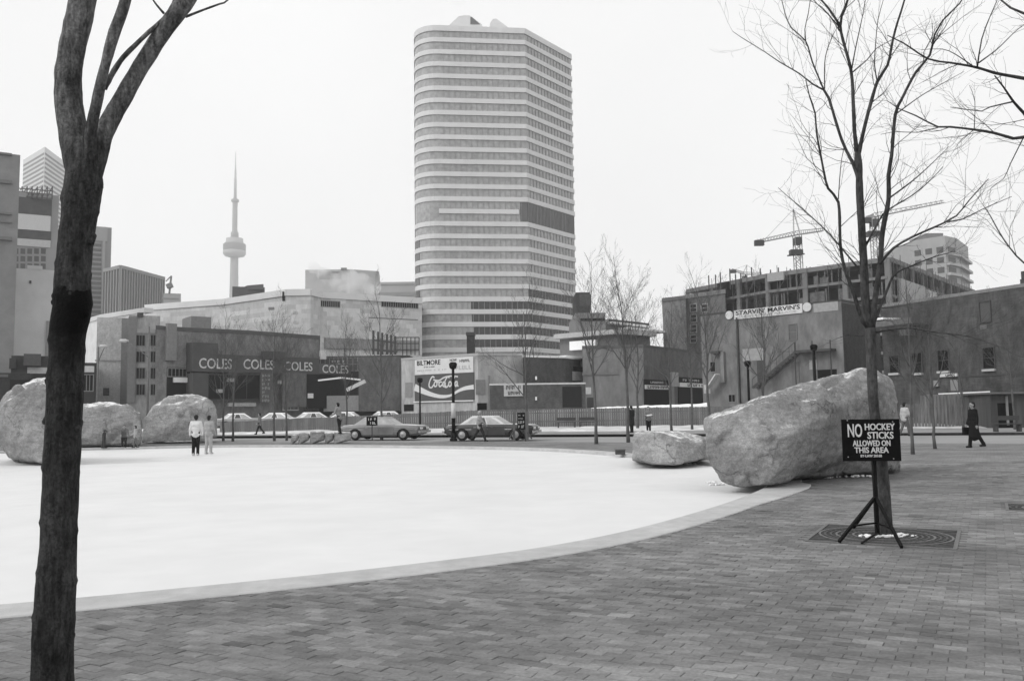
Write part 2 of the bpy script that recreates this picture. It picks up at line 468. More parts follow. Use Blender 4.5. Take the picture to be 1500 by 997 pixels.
# pond test by horizontal scan against the outer kerb polygon
pond_outer = list(outer) + [Vector((-60, outer[-1].y)), Vector((-60, outer[0].y))]
def in_poly(p, poly):
    c = False; j = len(poly) - 1
    for i in range(len(poly)):
        a = poly[i]; b = poly[j]
        if (a[1] > p[1]) != (b[1] > p[1]) and p[0] < (b[0] - a[0]) * (p[1] - a[1]) / (b[1] - a[1]) + a[0]: c = not c
        j = i
    return c
spots = []
rng = random.Random(3)
YLO, YHI = 2.6, NEAR_FAR
for j in range(int(-40 / PV), int(60 / PV)):
    for i in range(int(-40 / PU), int(50 / PU)):
        c = BU * ((i + (0.5 if j % 2 else 0.0)) * PU) + BV * (j * PV)
        if not (YLO < c.y < YHI) or abs(c.x) > 0.70 * c.y + 0.6: continue
        if c.x < 14 and in_poly(c, pond_outer): continue
        if in_sq(c, GR_C, GR_H, GR_ROT) or in_sq(c, G2, G2_H, GR_ROT): continue
        spots.append(c)
def brick_verts():
    hx, hy = PU / 2 - 0.0008 - rng.random() ** 4 * 0.0035, PV / 2 - 0.0015 - rng.random() ** 3 * 0.0045
    z = rng.gauss(0, 0.0017); tx = rng.gauss(0, 0.012); ty = rng.gauss(0, 0.02); rot = rng.gauss(0, 0.012)
    ca, sa = math.cos(rot), math.sin(rot); vs = []
    for ins, zz in ((0.004, 0.0), (0.0, -0.003), (0.0, -0.02)):
        for sx, sy in ((-1, -1), (1, -1), (1, 1), (-1, 1)):
            x = sx * (hx - ins); y = sy * (hy - ins)
            vs.append(((x * ca - y * sa), (x * sa + y * ca), z + zz + (x * tx + y * ty if zz > -0.02 else 0)))
    return vs
BF = [(0, 1, 2, 3)] + [(4 + k, 4 + (k + 1) % 4, (k + 1) % 4, k) for k in range(4)] + [(8 + k, 8 + (k + 1) % 4, 4 + (k + 1) % 4, 4 + k) for k in range(4)]
def tone(): 
    v = rng.gauss(0.142, 0.018)
    if rng.random() < 0.05: v *= 1.22
    if rng.random() < 0.05: v *= 0.82
    return max(0.05, v)
def in_view(c):
    d = Vector((c.x, c.y, 0)) - EYE; z = d.dot(_f)
    if z <= 0: return False
    x = d.dot(_r) / z * FPX + 750; y = 498.5 - d.dot(_u) / z * FPX
    return -10 < x < 1510 and y < 1003
vis = sorted([c for c in spots if in_view(c)], key=lambda c: c.length)
near = vis[:300]; near_set = set((round(c.x, 4), round(c.y, 4)) for c in near)
variants = []
for k in range(24):
    me = bpy.data.meshes.new('brick'); me.from_pydata(brick_verts(), [], BF); me.materials.append(brick_m)
    at_ = me.attributes.new('tone', 'FLOAT', 'POINT'); tv = tone(); at_.data.foreach_set('value', [tv] * 12); variants.append(me)
for c in near:
    o = bpy.data.objects.new('brick', rng.choice(variants)); COL.objects.link(o); o.parent = plaza
    o.location = (c.x, c.y, 0.0); o.rotation_euler = (0, 0, BR_ANG + (math.pi if rng.random() < .5 else 0))
bf = MB(); tones = []
for c in spots:
    if (round(c.x, 4), round(c.y, 4)) in near_set: continue
    vs = [(c.x + BU.x * x + BV.x * y, c.y + BU.y * x + BV.y * y, z) for x, y, z in brick_verts()]
    bf.add(vs, BF); tones += [tone()] * 12
o = bf.build('brick_field', brick_m, plaza, recenter=False); o['kind'] = 'stuff'
at_ = o.data.attributes.new('tone', 'FLOAT', 'POINT'); at_.data.foreach_set('value', tones)

# ------------------------------------------------------------------ road, far kerb, pavement, snow
road_m = mat('asphalt_salted', 0.27, var=0.12, scale=0.8, blotch=0.15, bl_scale=0.15, stretch=(0.5, 2, 1))
rd = sheet([(-80, road_near(-80)), (0, road_near(0)), (50, road_near(50)), (50, road_far(50)), (-80, road_far(-80))], -0.03, 'road', road_m)
setp(rd, 'salt-pale asphalt street behind the pond', 'road', kind='structure')
kb = MB().hexa([(-80, road_far(-80), -0.1), (50, road_far(50), -0.1), (50, road_far(50) + .25, -0.1), (-80, road_far(-80) + .25, -0.1), (-80, road_far(-80), .12), (50, road_far(50), .12), (50, road_far(50) + .25, .12), (-80, road_far(-80) + .25, .12)])
setp(kb.build('road_kerb', mat('kerb_dark', 0.16, var=0.2)), 'low dark kerb along the far side of the street', 'kerb', kind='structure')
def snow_near(x): return 63.0 - 0.22 * x
sw = sheet([(-80, road_far(-80) + .25), (50, road_far(50) + .25), (50, snow_near(50) + 1), (-80, snow_near(-80) + 1)], 0.10, 'pavement', mat('pavement_grey', 0.25, var=0.12, blotch=0.2))
setp(sw, 'grey pavement on the far side of the street', 'pavement', kind='structure')
# uneven snow verge
def heap(name, x0, x1, yf, yb, hfun, nx, ny, material, seed):
    m = MB()
    for i in range(nx + 1):
        x = x0 + (x1 - x0) * i / nx
        for j in range(ny + 1):
            t = j / ny; y = yf(x) + (yb(x) - yf(x)) * t
            z = hfun(x, t) ; z += 0.10 * mnoise.noise(Vector((x * .6, y * .6, seed))) + 0.05 * mnoise.noise(Vector((x * 2.1, y * 2.1, seed)))
            if t in (0.0,): z = 0.0
            y += 0.5 * mnoise.noise(Vector((x * .3, seed, 0))) if j == 0 else 0
            m.v.append((x, y, z))
    for i in range(nx):
        for j in range(ny):
            a = i * (ny + 1) + j; m.f.append((a, a + ny + 1, a + ny + 2, a + 1)); m.mi.append(0)
    return m.build(name, material, smooth=True)
s = heap('snow_verge', -70, 48, snow_near, lambda x: 90 - .1 * x, lambda x, t: 0.14 + min(t * 3, 1) * 0.10, 160, 14, mat('dirty_snow', .56, var=.25, scale=1.2, blotch=.3, bl_scale=.5), 1.5)
setp(s, 'strip of snow lying between pavement and board fence', 'snow', kind='structure')
bank = heap('snow_bank', -11.5, 17.2, lambda x: 74.6, lambda x: 77.6, lambda x, t: (1.08 + .030 * (x + 12)) * math.sin(math.pi * min(1, t * 1.35 + .12)) ** .5 + 0.15 + (0.35 * max(0, mnoise.noise(Vector((x * .28, 4, 0))))) if t < .7 else 0.9, 140, 8, m_snow, 4.1)
setp(bank, 'long ridge of ploughed snow showing over the board fence', 'snow bank', kind='stuff')

# ------------------------------------------------------------------ boulders
def rock_material(name, g, snow_amt):
    m = bpy.data.materials.new(name); m.use_nodes = True; t = m.node_tree; L = t.links; b = t.nodes['Principled BSDF']
    b.inputs['Roughness'].default_value = 0.9; b.inputs['Specular IOR Level'].default_value = 0.2
    geo = t.nodes.new('ShaderNodeNewGeometry')
    def nz(sc, det, ro=0.6, stretch=None):
        n = t.nodes.new('ShaderNodeTexNoise'); n.inputs['Scale'].default_value = sc; n.inputs['Detail'].default_value = det; n.inputs['Roughness'].default_value = ro
        v = geo.outputs['Position']
        if stretch:
            mp = t.nodes.new('ShaderNodeMapping'); mp.inputs['Scale'].default_value = stretch; mp.inputs['Rotation'].default_value = (0.3, 0.6, 0.2); L.new(v, mp.inputs['Vector']); v = mp.outputs['Vector']
        L.new(v, n.inputs['Vector']); return n.outputs['Fac']
    def mr(v, a, b_, c, d):
        n = t.nodes.new('ShaderNodeMapRange'); n.inputs['From Min'].default_value = a; n.inputs['From Max'].default_value = b_; n.inputs['To Min'].default_value = c; n.inputs['To Max'].default_value = d
        L.new(v, n.inputs['Value']); return n.outputs[0]
    def mul(a, b_, op='MULTIPLY'):
        n = t.nodes.new('ShaderNodeMath'); n.operation = op; L.new(a, n.inputs[0])
        if isinstance(b_, float): n.inputs[1].default_value = b_
        else: L.new(b_, n.inputs[1])
        return n.outputs[0]
    big = nz(0.9, 6); fine = nz(11, 6, 0.7); vein = nz(2.2, 5, 0.6, (1, 1, 5))
    base = mul(mul(mr(big, .3, .7, .66, 1.3), mr(fine, .25, .75, .7, 1.3)), mr(vein, .3, .7, .85, 1.15))
    vo = t.nodes.new('ShaderNodeTexVoronoi'); vo.feature = 'DISTANCE_TO_EDGE'; vo.inputs['Scale'].default_value = 0.75
    wv = t.nodes.new('ShaderNodeVectorMath'); wv.operation = 'MULTIPLY_ADD'; wn = t.nodes.new('ShaderNodeTexNoise'); wn.inputs['Scale'].default_value = 1.6; wn.inputs['Detail'].default_value = 5
    L.new(geo.outputs['Position'], wn.inputs['Vector']); L.new(wn.outputs['Color'], wv.inputs[0]); wv.inputs[1].default_value = (1.3, 1.3, 1.3); L.new(geo.outputs['Position'], wv.inputs[2]); L.new(wv.outputs[0], vo.inputs['Vector'])
    crack = mr(vo.outputs['Distance'], 0.0, 0.018, 0.0, 1.0)
    crack = mul(crack, mr(nz(1.1, 3), .42, .55, 0.0, 1.0), 'MAXIMUM')
    speck = mr(nz(34, 3, .7), .35, .68, .8, 1.22)
    base = mul(mul(mul(base, g), mr(crack, 0, 1, .55, 1.0)), speck)
    nn = t.nodes.new('ShaderNodeSeparateXYZ'); L.new(geo.outputs['Normal'], nn.inputs[0])
    up = mul(nn.outputs[2], mr(nz(1.3, 4), .3, .7, -0.22, 0.22), 'ADD')
    up = mul(up, mr(nz(16, 4), .3, .7, -0.12, 0.12), 'ADD')
    fac = mr(up, 0.86 - snow_amt, 1.06 - snow_amt, 0.0, 0.9)
    mx = t.nodes.new('ShaderNodeMix'); mx.data_type = 'FLOAT'; L.new(fac, mx.inputs['Factor']); L.new(base, mx.inputs['A']); mx.inputs['B'].default_value = 0.8
    L.new(mx.outputs['Result'], b.inputs['Base Color'])
    bp = t.nodes.new('ShaderNodeBump'); bp.inputs['Strength'].default_value = 0.7; bp.inputs['Distance'].default_value = 0.05; L.new(mul(mul(fine, mul(vein, 0.6), 'ADD'), mul(crack, 0.5), 'ADD'), bp.inputs['Height']); L.new(bp.outputs['Normal'], b.inputs['Normal'])
    return m
def hull(bm_pts):
    bm = bmesh.new()
    for p in bm_pts: bm.verts.new(p)
    r = bmesh.ops.convex_hull(bm, input=bm.verts)
    bmesh.ops.delete(bm, geom=list(set(r['geom_interior']) | set(r['geom_unused'])), context='VERTS') if r['geom_interior'] or r['geom_unused'] else None
    return bm
def boulder(hulls, material, label, voxel=0.05, lump=0.10, grain=0.035, group='boulders set around the pond', cuts=26, seed=1):
    bm = bmesh.new()
    for pts in hulls:
        h = hull(pts); tmp = bpy.data.meshes.new('t'); h.to_mesh(tmp); h.free(); bm.from_mesh(tmp); bpy.data.meshes.remove(tmp)
    bmesh.ops.recalc_face_normals(bm, faces=bm.faces)
    c = Vector((sum(v.co.x for v in bm.verts) / len(bm.verts), sum(v.co.y for v in bm.verts) / len(bm.verts), 0))
    for v in bm.verts: v.co -= c
    raw = bpy.data.meshes.new('boulder_raw'); bm.to_mesh(raw); bm.free()
    o = bpy.data.objects.new('boulder_raw', raw); COL.objects.link(o)
    r = o.modifiers.new('r', 'REMESH'); r.mode = 'VOXEL'; r.voxel_size = voxel
    sm = o.modifiers.new('s', 'SMOOTH'); sm.iterations = 1; sm.factor = 0.4
    dg = bpy.context.evaluated_depsgraph_get(); dg.update(); me = bpy.data.meshes.new_from_object(o.evaluated_get(dg)); me.name = 'boulder'
    bpy.data.objects.remove(o); bpy.data.meshes.remove(raw)
    q = random.Random(seed); cs = [v.co.copy() for v in me.vertices]; ns = [v.normal.copy() for v in me.vertices]
    cen = sum(cs, Vector((0, 0, 0))) / len(cs)
    for k in range(cuts):                              # chisel flat faces into it
        i = q.randrange(len(cs)); n = (ns[i] + Vector((q.gauss(0, .25), q.gauss(0, .25), q.gauss(0, .25)))).normalized()
        d0 = (cs[i] - cen).dot(n) - q.uniform(.02, .6) * lump; p0 = cs[i].copy()
        for j, p in enumerate(cs):
            t = (p - cen).dot(n) - d0
            if 0 < t < lump * 1.6 and (p - p0).length < lump * 14: cs[j] = p - n * t * .92
    for j, p in enumerate(cs):
        w = p + Vector((seed * 7.3, 0, 0)); n = ns[j]
        f = mnoise.fractal(w * (.22 / lump), .9, 2.1, 4) * .55 * lump
        rg = (mnoise.ridged_multi_fractal(w * (.16 / lump), 1.0, 2.1, 4, 1.0, 2.0) - 1.1) * .22 * lump
        g_ = mnoise.fractal(w * (.25 / grain), .8, 2.0, 3) * grain * .55
        cs[j] = p + n * (f - rg + g_)
    for v, p in zip(me.vertices, cs): v.co = p
    me.materials.clear(); me.materials.append(material); me.polygons.foreach_set('use_smooth', [True] * len(me.polygons)); me.update()
    o = link('boulder', me, c)
    return setp(o, label, 'boulder', group)
rock_a = rock_material('granite', 0.25, -0.03)
rock_b = rock_material('granite_pale', 0.30, -0.02)
rock_c = rock_material('granite_snowy', 0.24, 0.07)
def P(px, py, Y): return at(px, py, Y)
def B(px, py, z=-0.25): return on_z(px, py, z)

# great leaning boulder at the right end of the rink
h1 = [P(1030, 613, 18.8), P(1033, 640, 18.3), P(1040, 676, 18.0), P(1056, 704, 17.8), P(1078, 711, 17.6), P(1129, 711, 17.6),
      P(1046, 617, 17.9), P(1080, 604, 17.7), P(1108, 598, 17.7), P(1118, 640, 17.1), P(1136, 690, 17.3), P(1164, 634, 17.3),
      P(1160, 566, 18.4), P(1219, 566, 18.6), P(1228, 549, 18.9), P(1262, 540, 19.6), P(1284, 541, 20.2), P(1302, 552, 20.6), P(1314, 575, 20.8), P(1318, 610, 20.8), P(1316, 640, 20.4), P(1250, 640, 18.9),
      P(1180, 646, 18.0), P(1290, 560, 19.4), P(1300, 600, 19.6),
      P(1060, 603, 20.4), P(1110, 589, 21.0), P(1180, 565, 21.4), P(1262, 543, 21.8), P(1305, 570, 22.2), P(1100, 690, 20.4), P(1300, 660, 22.0), P(1085, 705, 19.6), P(1215, 655, 21.5)]
h2 = [P(1120, 660, 18.0), P(1318, 634, 20.6), P(1316, 688, 20.9), P(1190, 696, 20.2), P(1140, 697, 19.2), P(1112, 703, 18.5), P(1230, 640, 19.3), P(1120, 680, 20.5), P(1310, 650, 22.0), P(1305, 685, 22.0), P(1150, 695, 21.0), P(1160, 648, 18.9),
      B(1318, 697, -.2), B(1190, 699, -.2)]
boulder([h1, h2], rock_a, 'huge leaning granite boulder at the right end of the rink', voxel=0.05, lump=0.075, grain=0.026, cuts=18, seed=5)
# low flat block next to it
hb = [P(928, 634, 25.6), P(926, 672, 25.6), P(960, 680, 25.3), P(990, 680, 25.0), P(1028, 672, 25.8), P(1029, 648, 26.0), P(990, 648, 25.4), P(962, 634, 25.4), P(935, 630, 27.2), P(1000, 632, 28.0), P(1034, 640, 27.6), P(1034, 672, 27.8), P(930, 668, 27.4), B(930, 676, -.3), B(1025, 676, -.3)]
boulder([hb], rock_b, 'low flat-topped pale boulder beside the huge leaning one', voxel=0.05, lump=0.06, grain=0.022, cuts=10)
# left boulder behind the near trunk
hc = [P(19, 672, 32), P(108, 676, 31.6), P(112, 600, 31.4), P(106, 562, 32), P(75, 555, 32.4), P(22, 566, 32), P(8, 590, 31.8), P(2, 610, 32), P(-14, 618, 32.3), P(-12, 634, 32.3), P(10, 650, 32), P(60, 677, 31.4), P(112, 580, 33.6), P(60, 553, 34.5), P(10, 575, 34.5), P(20, 665, 34), P(110, 665, 34), B(22, 678, -.3), B(106, 678, -.3)]
boulder([hc], rock_c, 'tall upright boulder standing in the ice behind the near tree trunk', voxel=0.06, lump=0.12, grain=0.045, cuts=16, seed=4)
hd = [P(100, 600, 47), P(118, 592, 47), P(150, 590, 47.5), P(190, 594, 47), P(203, 606, 47), P(208, 628, 46.6), P(204, 650, 46.6), P(100, 652, 46.5), P(105, 594, 50), P(160, 590, 50), P(206, 606, 50), P(206, 648, 50), P(96, 648, 50)]
boulder([hd], rock_c, 'long rounded snow-topped boulder on the far bank behind the children', voxel=0.08, lump=0.15, grain=0.045, cuts=14, seed=6)
he = [P(207, 636, 52), P(213, 612, 52), P(228, 592, 52), P(250, 580, 52.4), P(276, 577, 53), P(306, 583, 53), P(317, 600, 53), P(319, 640, 52), P(300, 647, 51.6), P(230, 648, 51.4), P(207, 647, 52), P(225, 594, 55.5), P(276, 578, 56), P(312, 590, 56), P(316, 640, 56), P(215, 640, 55.5), P(262, 600, 51.6)]
boulder([he], rock_b, 'broad dome-shaped boulder behind the skating couple', voxel=0.08, lump=0.13, grain=0.045, cuts=14, seed=5)
# row of small kerb stones in front of the silver car
for i, (x0, x1, yt) in enumerate([(426, 437, 636), (437, 453, 633.5), (454, 476, 631), (476, 489, 633), (489, 515, 632)]):
    Y = 47.8
    pts = [P(x, y, yy) for x in (x0 + .6, x1 - .6) for y in (yt + 1, 644) for yy in (Y, Y + .9)] + [P((x0 + x1) / 2, yt, Y + .4), P((x0 + x1) / 2, 645.5, Y - .15)]
    pts += [Vector((p.x, p.y, -0.05)) for p in pts[:4]]
    boulder([pts], rock_a, 'small squat stone, %s in the low row by the silver-grey car' % ['first from the left', 'second from the left', 'third from the left', 'fourth from the left', 'the long rightmost one'][i], voxel=0.045, lump=0.035, grain=0.02, cuts=3, seed=i + 2, group='low stones by the street')

# ------------------------------------------------------------------ trees
bark_d = mat('bark_dark', 0.055, rough=0.85, var=0.5, scale=22, bump=0.6, bscale=40, stretch=(1, 1, 0.45), blotch=0.5, bl_scale=4.0)
bark_far = mat('bark_far', 0.10, rough=0.9, var=0.3, scale=4)
bark_pale = mat('bark_pale', 0.16, rough=0.9, var=0.3, scale=4)

def resample(pts, rad, step):
    P_ = []; R_ = []
    n = len(pts)
    def cr(a, b, c, d, t): return 0.5 * ((2 * b) + (c - a) * t + (2 * a - 5 * b + 4 * c - d) * t * t + (3 * b - a - 3 * c + d) * t ** 3)
    for i in range(n - 1):
        a = pts[max(i - 1, 0)]; b = pts[i]; c = pts[i + 1]; d = pts[min(i + 2, n - 1)]
        k = max(1, int((c - b).length / step))
        for j in range(k):
            t = j / k; P_.append(cr(a, b, c, d, t)); R_.append(rad[i] + (rad[i + 1] - rad[i]) * t)
    P_.append(pts[-1]); R_.append(rad[-1])
    return P_, R_

def twig(mb, p, d, r, L, lvl, q, curl=0.22, upw=0.10, n=4, rmin=0.0014):
    segs = 5 if lvl else 4
    pts = [p.copy()]; rr = [r]; d = d.normalized()
    kids = []
    for i in range(segs):
        d = (d + Vector((q.gauss(0, curl), q.gauss(0, curl), q.gauss(0, curl) + upw))).normalized()
        p = p + d * (L / segs); pts.append(p.copy()); rr.append(max(rmin, r * (1 - (i + 1) / segs * 0.72)))
        if lvl and i >= 0 and q.random() < 0.85: kids.append((p.copy(), d.copy(), rr[-1], i))
    mb.tube(pts, rr, n if r > .006 else 3, cap=False)
    for kp, kd, kr, i in kids:
        a = Vector((q.gauss(0, 1), q.gauss(0, 1), q.gauss(0, .7))); a = (a - kd * a.dot(kd)).normalized()
        twig(mb, kp, kd + a * q.uniform(.5, 1.0), max(rmin, kr * .62), L * q.uniform(.42, .68) * (1 - .08 * i), lvl - 1, q, curl, upw, n, rmin)

# ---- near tree at the left edge
NY = 4.65
def npt(x, y, dy=0.0): return at(x, y, NY + dy)
px_m = NY / FPX
def limb(spec, dy0=0.0, dy1=0.0):
    """spec: (x_left, x_right, y) outline triples"""
    n = len(spec); pts = []; rad = []
    for i, (a, b, y) in enumerate(spec):
        dy = dy0 + (dy1 - dy0) * i / max(1, n - 1)
        pts.append(npt((a + b) / 2, y, dy)); rad.append((b - a) / 2 * (NY + dy) / FPX)
    return pts, rad
RINGS = [npt(90, y).z for y in (905, 845, 770, 690, 556, 505, 440, 395, 345, 300)]
def knobby(seed, amp=0.05, fs=9.0):
    def w(q, p, r):
        d = (q - p); k = 1 + sum(.07 * math.exp(-((p.z - z0 + .25 * (q.x - p.x)) / .014) ** 2) for z0 in RINGS) * (1 if seed == 1.0 else 0) + amp * mnoise.noise(q * fs + Vector((seed, 0, 0))) * 2 + amp * 0.7 * mnoise.noise(q * fs * 3)
        return p + d * k
    return w
base = on_z(75, 1052, 0)
root = empty('street_tree', (base.x, base.y, 0), 'near dark tree trunk at the left edge, forking overhead', 'tree')
trunk_mb = MB()
sp, sr = limb([(36, 112, 1056), (48, 104, 1010), (50, 104, 980), (52, 107, 900), (60, 110, 800), (64, 113, 700), (68, 118, 620), (72, 120, 550), (74, 123, 500), (78, 130, 460), (80, 133, 435), (83, 131, 400), (90, 138, 330), (92, 146, 290), (96, 149, 268), (98, 142, 235), (102, 140, 205)])
sp[0].z = -0.05
p_, r_ = resample(sp, sr, 0.025); trunk_mb.tube(p_, r_, 28, wob=knobby(1.0, 0.035, 6))
for spec, d1 in (([(100, 150, 262), (92, 136, 228), (87, 128, 193), (81, 120, 144), (83, 120, 96), (92, 130, 46), (103, 140, 0), (112, 146, -60), (118, 148, -130)], 0.1),
                 ([(116, 150, 275), (118, 144, 245), (123, 142, 215), (125, 141, 192), (135, 151, 144), (147, 161, 96), (159, 176, 48), (176, 192, 0), (188, 201, -70)], -0.15),
                 ([(112, 148, 262), (128, 158, 222), (139, 167, 193), (153, 179, 168), (181, 205, 120), (196, 219, 96), (226, 250, 48), (260, 286, 0), (300, 322, -60), (330, 348, -120)], 0.25),):
    a, b = limb(spec, 0, d1); p_, r_ = resample(a, b, 0.03); trunk_mb.tube(p_, r_, 20, wob=knobby(d1 * 9 + 3, 0.04, 11))
for (x, y, rx) in ((70, 612, 5), (115.5, 623, 6), (136, 350, 5), (64, 838, 5), (104.5, 935, 5), (54, 902, 4), (76, 553, 7), (141, 272, 9), (84, 438, 6), (128, 455, 6)):
    c = npt(x, y, 0.0); trunk_mb.capsule(c - Vector((0, .02, .02)), c + Vector((0, .01, .02)), rx * px_m, rx * px_m * .8, 12)
bark_near = bpy.data.materials.new('bark_near'); bark_near.use_nodes = True
_t = bark_near.node_tree; _L = _t.links; _b = _t.nodes['Principled BSDF']; _b.inputs['Roughness'].default_value = .75; _b.inputs['Specular IOR Level'].default_value = .12
_g = _t.nodes.new('ShaderNodeNewGeometry'); _s = _t.nodes.new('ShaderNodeSeparateXYZ'); _L.new(_g.outputs['Position'], _s.inputs[0])
def _nz(sc, det, st=(1, 1, 1)):
    mp = _t.nodes.new('ShaderNodeMapping'); mp.inputs['Scale'].default_value = st; _L.new(_g.outputs['Position'], mp.inputs['Vector'])
    n = _t.nodes.new('ShaderNodeTexNoise'); n.inputs['Scale'].default_value = sc; n.inputs['Detail'].default_value = det; n.inputs['Roughness'].default_value = .65; _L.new(mp.outputs[0], n.inputs['Vector']); return n.outputs['Fac']
def _mr(v, a, b, c, d):
    n = _t.nodes.new('ShaderNodeMapRange'); n.inputs[1].default_value = a; n.inputs[2].default_value = b; n.inputs[3].default_value = c; n.inputs[4].default_value = d; _L.new(v, n.inputs[0]); return n.outputs[0]
def _op(a, b, op):
    n = _t.nodes.new('ShaderNodeMath'); n.operation = op; _L.new(a, n.inputs[0])
    if isinstance(b, float): n.inputs[1].default_value = b
    else: _L.new(b, n.inputs[1])
    return n.outputs[0]
_streak = _nz(42, 6, (1, 1, .22)); _spot = _nz(70, 4, (1, 1, .8)); _blot = _nz(6.0, 6, (1, 1, .55))
_zw = _op(_s.outputs[2], _mr(_nz(9, 3), .3, .7, -.07, .07), 'ADD')
Z_TAR1 = npt(105, 430).z; Z_TAR0 = npt(100, 492).z; Z_FORK = npt(120, 225).z
_tar = _op(_mr(_zw, Z_TAR0 - .30, Z_TAR0 + .04, 0, 1), _mr(_zw, Z_TAR1, Z_TAR1 + .015, 1, 0), 'MULTIPLY')
_upper = _mr(_zw, Z_FORK - .15, Z_FORK + .25, 0.033, 0.11)
_colr = _op(_op(_upper, _mr(_streak, .3, .7, .35, 1.8), 'MULTIPLY'), _op(_mr(_blot, .3, .7, .35, 1.8), _mr(_spot, .3, .7, .6, 1.5), 'MULTIPLY'), 'MULTIPLY')
_mx = _t.nodes.new('ShaderNodeMix'); _mx.data_type = 'FLOAT'; _L.new(_tar, _mx.inputs['Factor']); _L.new(_colr, _mx.inputs['A']); _mx.inputs['B'].default_value = 0.005
_L.new(_mx.outputs['Result'], _b.inputs['Base Color'])
_bp = _t.nodes.new('ShaderNodeBump'); _bp.inputs['Strength'].default_value = 1.0; _bp.inputs['Distance'].default_value = .02; _L.new(_op(_streak, _spot, 'ADD'), _bp.inputs['Height']); _L.new(_bp.outputs['Normal'], _b.inputs['Normal'])
o = trunk_mb.build('trunk', bark_near, root, smooth=True)
q = random.Random(5); cb_ = MB()
for pts, r0, r1 in (([(153, 130, 0.02), (176, 90, .05), (212, 53, .1), (240, 27, .15), (256, 0, .2), (270, -40, .25)], .016, .007), ([(272, 25, .25), (300, 14, .3), (322, 6, .3), (334, 0, .35), (350, -30, .4)], .008, .003), ([(240, 20, .15), (229, 7, .1), (224, 0, .1), (215, -30, .05)], .007, .003)):
    pp = [npt(x, y, d) for x, y, d in pts]; rr = [r0 + (r1 - r0) * i / (len(pp) - 1) for i in range(len(pp))]
    a, b = resample(pp, rr, .03); cb_.tube(a, b, 10, wob=knobby(2, .1, 25))
for p, d in ((npt(130, -130, .1), Vector((.1, .1, 1))), (npt(194, -70, -.15), Vector((.1, -.2, 1))), (npt(339, -120, .25), Vector((.5, .3, 1)))):
    twig(cb_, p, d, .03, 1.9, 3, q)
cb_.build('crown', bark_near, root, smooth=True)

# ---- big bare tree standing in the grate
TY = 10.95
tb = on_z(1294, 783, 0)
TY = tb.y
def tp(x, y, dy=0.0): return at(x, y, TY + dy)
root = empty('plaza_tree', (tb.x, tb.y, 0), 'tall bare tree rising from the ring grate behind the hockey sign', 'tree')
tm = MB(); PXM = TY / FPX
def run(mb, spec, dy0, dy1, r0, r1, n=9, step=.10):
    k = len(spec); pts = [tp(x, y, dy0 + (dy1 - dy0) * i / (k - 1)) for i, (x, y) in enumerate(spec)]
    rr = [(r0 + (r1 - r0) * (i / (k - 1)) ** .8) * PXM * .78 for i in range(k)]
    a, b = resample(pts, rr, step); mb.tube(a, b, n, wob=knobby(r0 + dy1, .06, 9)); return a, b
RUNS = []
tr = [(1299, 800), (1297, 783), (1295.5, 740), (1293.5, 700), (1288, 650), (1280.5, 600), (1277, 540), (1275.5, 500), (1274.5, 480)]
kk = len(tr); pts = [tp(x, y) for x, y in tr]; pts[0].z = -.1
p_, r_ = resample(pts, [v * PXM for v in (13, 11, 9.2, 8.3, 7.7, 7.1, 7.0, 7.4, 7.8)], .07); tm.tube(p_, r_, 18, wob=knobby(4, .05, 8))
def R_(spec, dy0, dy1, r0, r1, mb=None, n=8):
    RUNS.append(run(mb or tm, spec, dy0, dy1, r0, r1, n))
R_([(1274, 482), (1268, 440), (1265, 380), (1260, 300), (1258, 240), (1256, 224)], 0, .15, 8.5, 6, n=12)
R_([(1256, 226), (1252, 195), (1250, 154), (1246.6, 103.5), (1231, 38.5), (1241.8, 0), (1248, -60), (1250, -130)], .15, .2, 4.6, 1.6)
R_([(1231, 38.5), (1214, 13), (1196, -10), (1180, -50)], .2, .5, 2.6, 1)
R_([(1257, 228), (1269, 176), (1285, 120), (1300, 96), (1308, 58), (1315, 32), (1325, 0), (1335, -50)], .15, -.3, 4.2, 1.3)
R_([(1257, 262), (1250, 241), (1233, 205), (1214, 144), (1207, 132)], .12, .4, 3.6, 2.4)
cm = MB()
R_([(1207, 132), (1190, 123), (1171, 108), (1142, 91), (1120, 76), (1086, 55), (1073, 46)], .4, 1.0, 1.9, .5, cm)
R_([(1207, 132), (1190, 91), (1180, 60), (1159, 41), (1150, 20), (1145, 0), (1140, -40)], .4, .1, 1.8, .6, cm)
R_([(1180, 60), (1179, 43), (1184, 20), (1187, 0), (1192, -40)], .2, -.1, 1.2, .5, cm)
R_([(1208, 130), (1209, 84), (1221, 50), (1226, 41)], .4, .7, 1.2, .5, cm)
R_([(1247, 105), (1253, 72), (1260, 40), (1266, 10), (1272, -30)], .18, -.3, 1.4, .6, cm)
R_([(1249, 106), (1270, 88), (1283, 72), (1300, 62), (1330, 46)], .18, .6, 1.3, .5, cm)
R_([(1231, 42), (1212, 20), (1196, 5), (1176, -20)], .2, -.2, 1.2, .5, cm)
R_([(1285, 119), (1281, 95), (1283, 60), (1286, 30), (1294, 0)], -.1, -.6, 1.3, .5, cm)
R_([(1273, 481), (1263, 470), (1252, 434), (1237, 392), (1231, 358), (1228, 296), (1213, 276), (1204.6, 240), (1196, 193), (1194, 166), (1186, 142), (1180, 115)], 0, -.9, 4.4, .8)
R_([(1254, 389), (1216, 344), (1179, 309), (1151, 285), (1140, 275)], .05, 1.1, 1.7, .5, cm)
R_([(1228, 292), (1230, 262), (1233, 232), (1238, 212)], -.5, -.8, 1.1, .4, cm)
R_([(1277.6, 479), (1282, 437), (1289, 386), (1293, 338), (1301.5, 293), (1301.5, 257), (1304, 240), (1306, 228), (1311.5, 168), (1321, 145), (1341.5, 106), (1362, 81), (1369, 51), (1381, 30), (1406, 5), (1425, -30)], 0, -1.0, 6.2, .9)
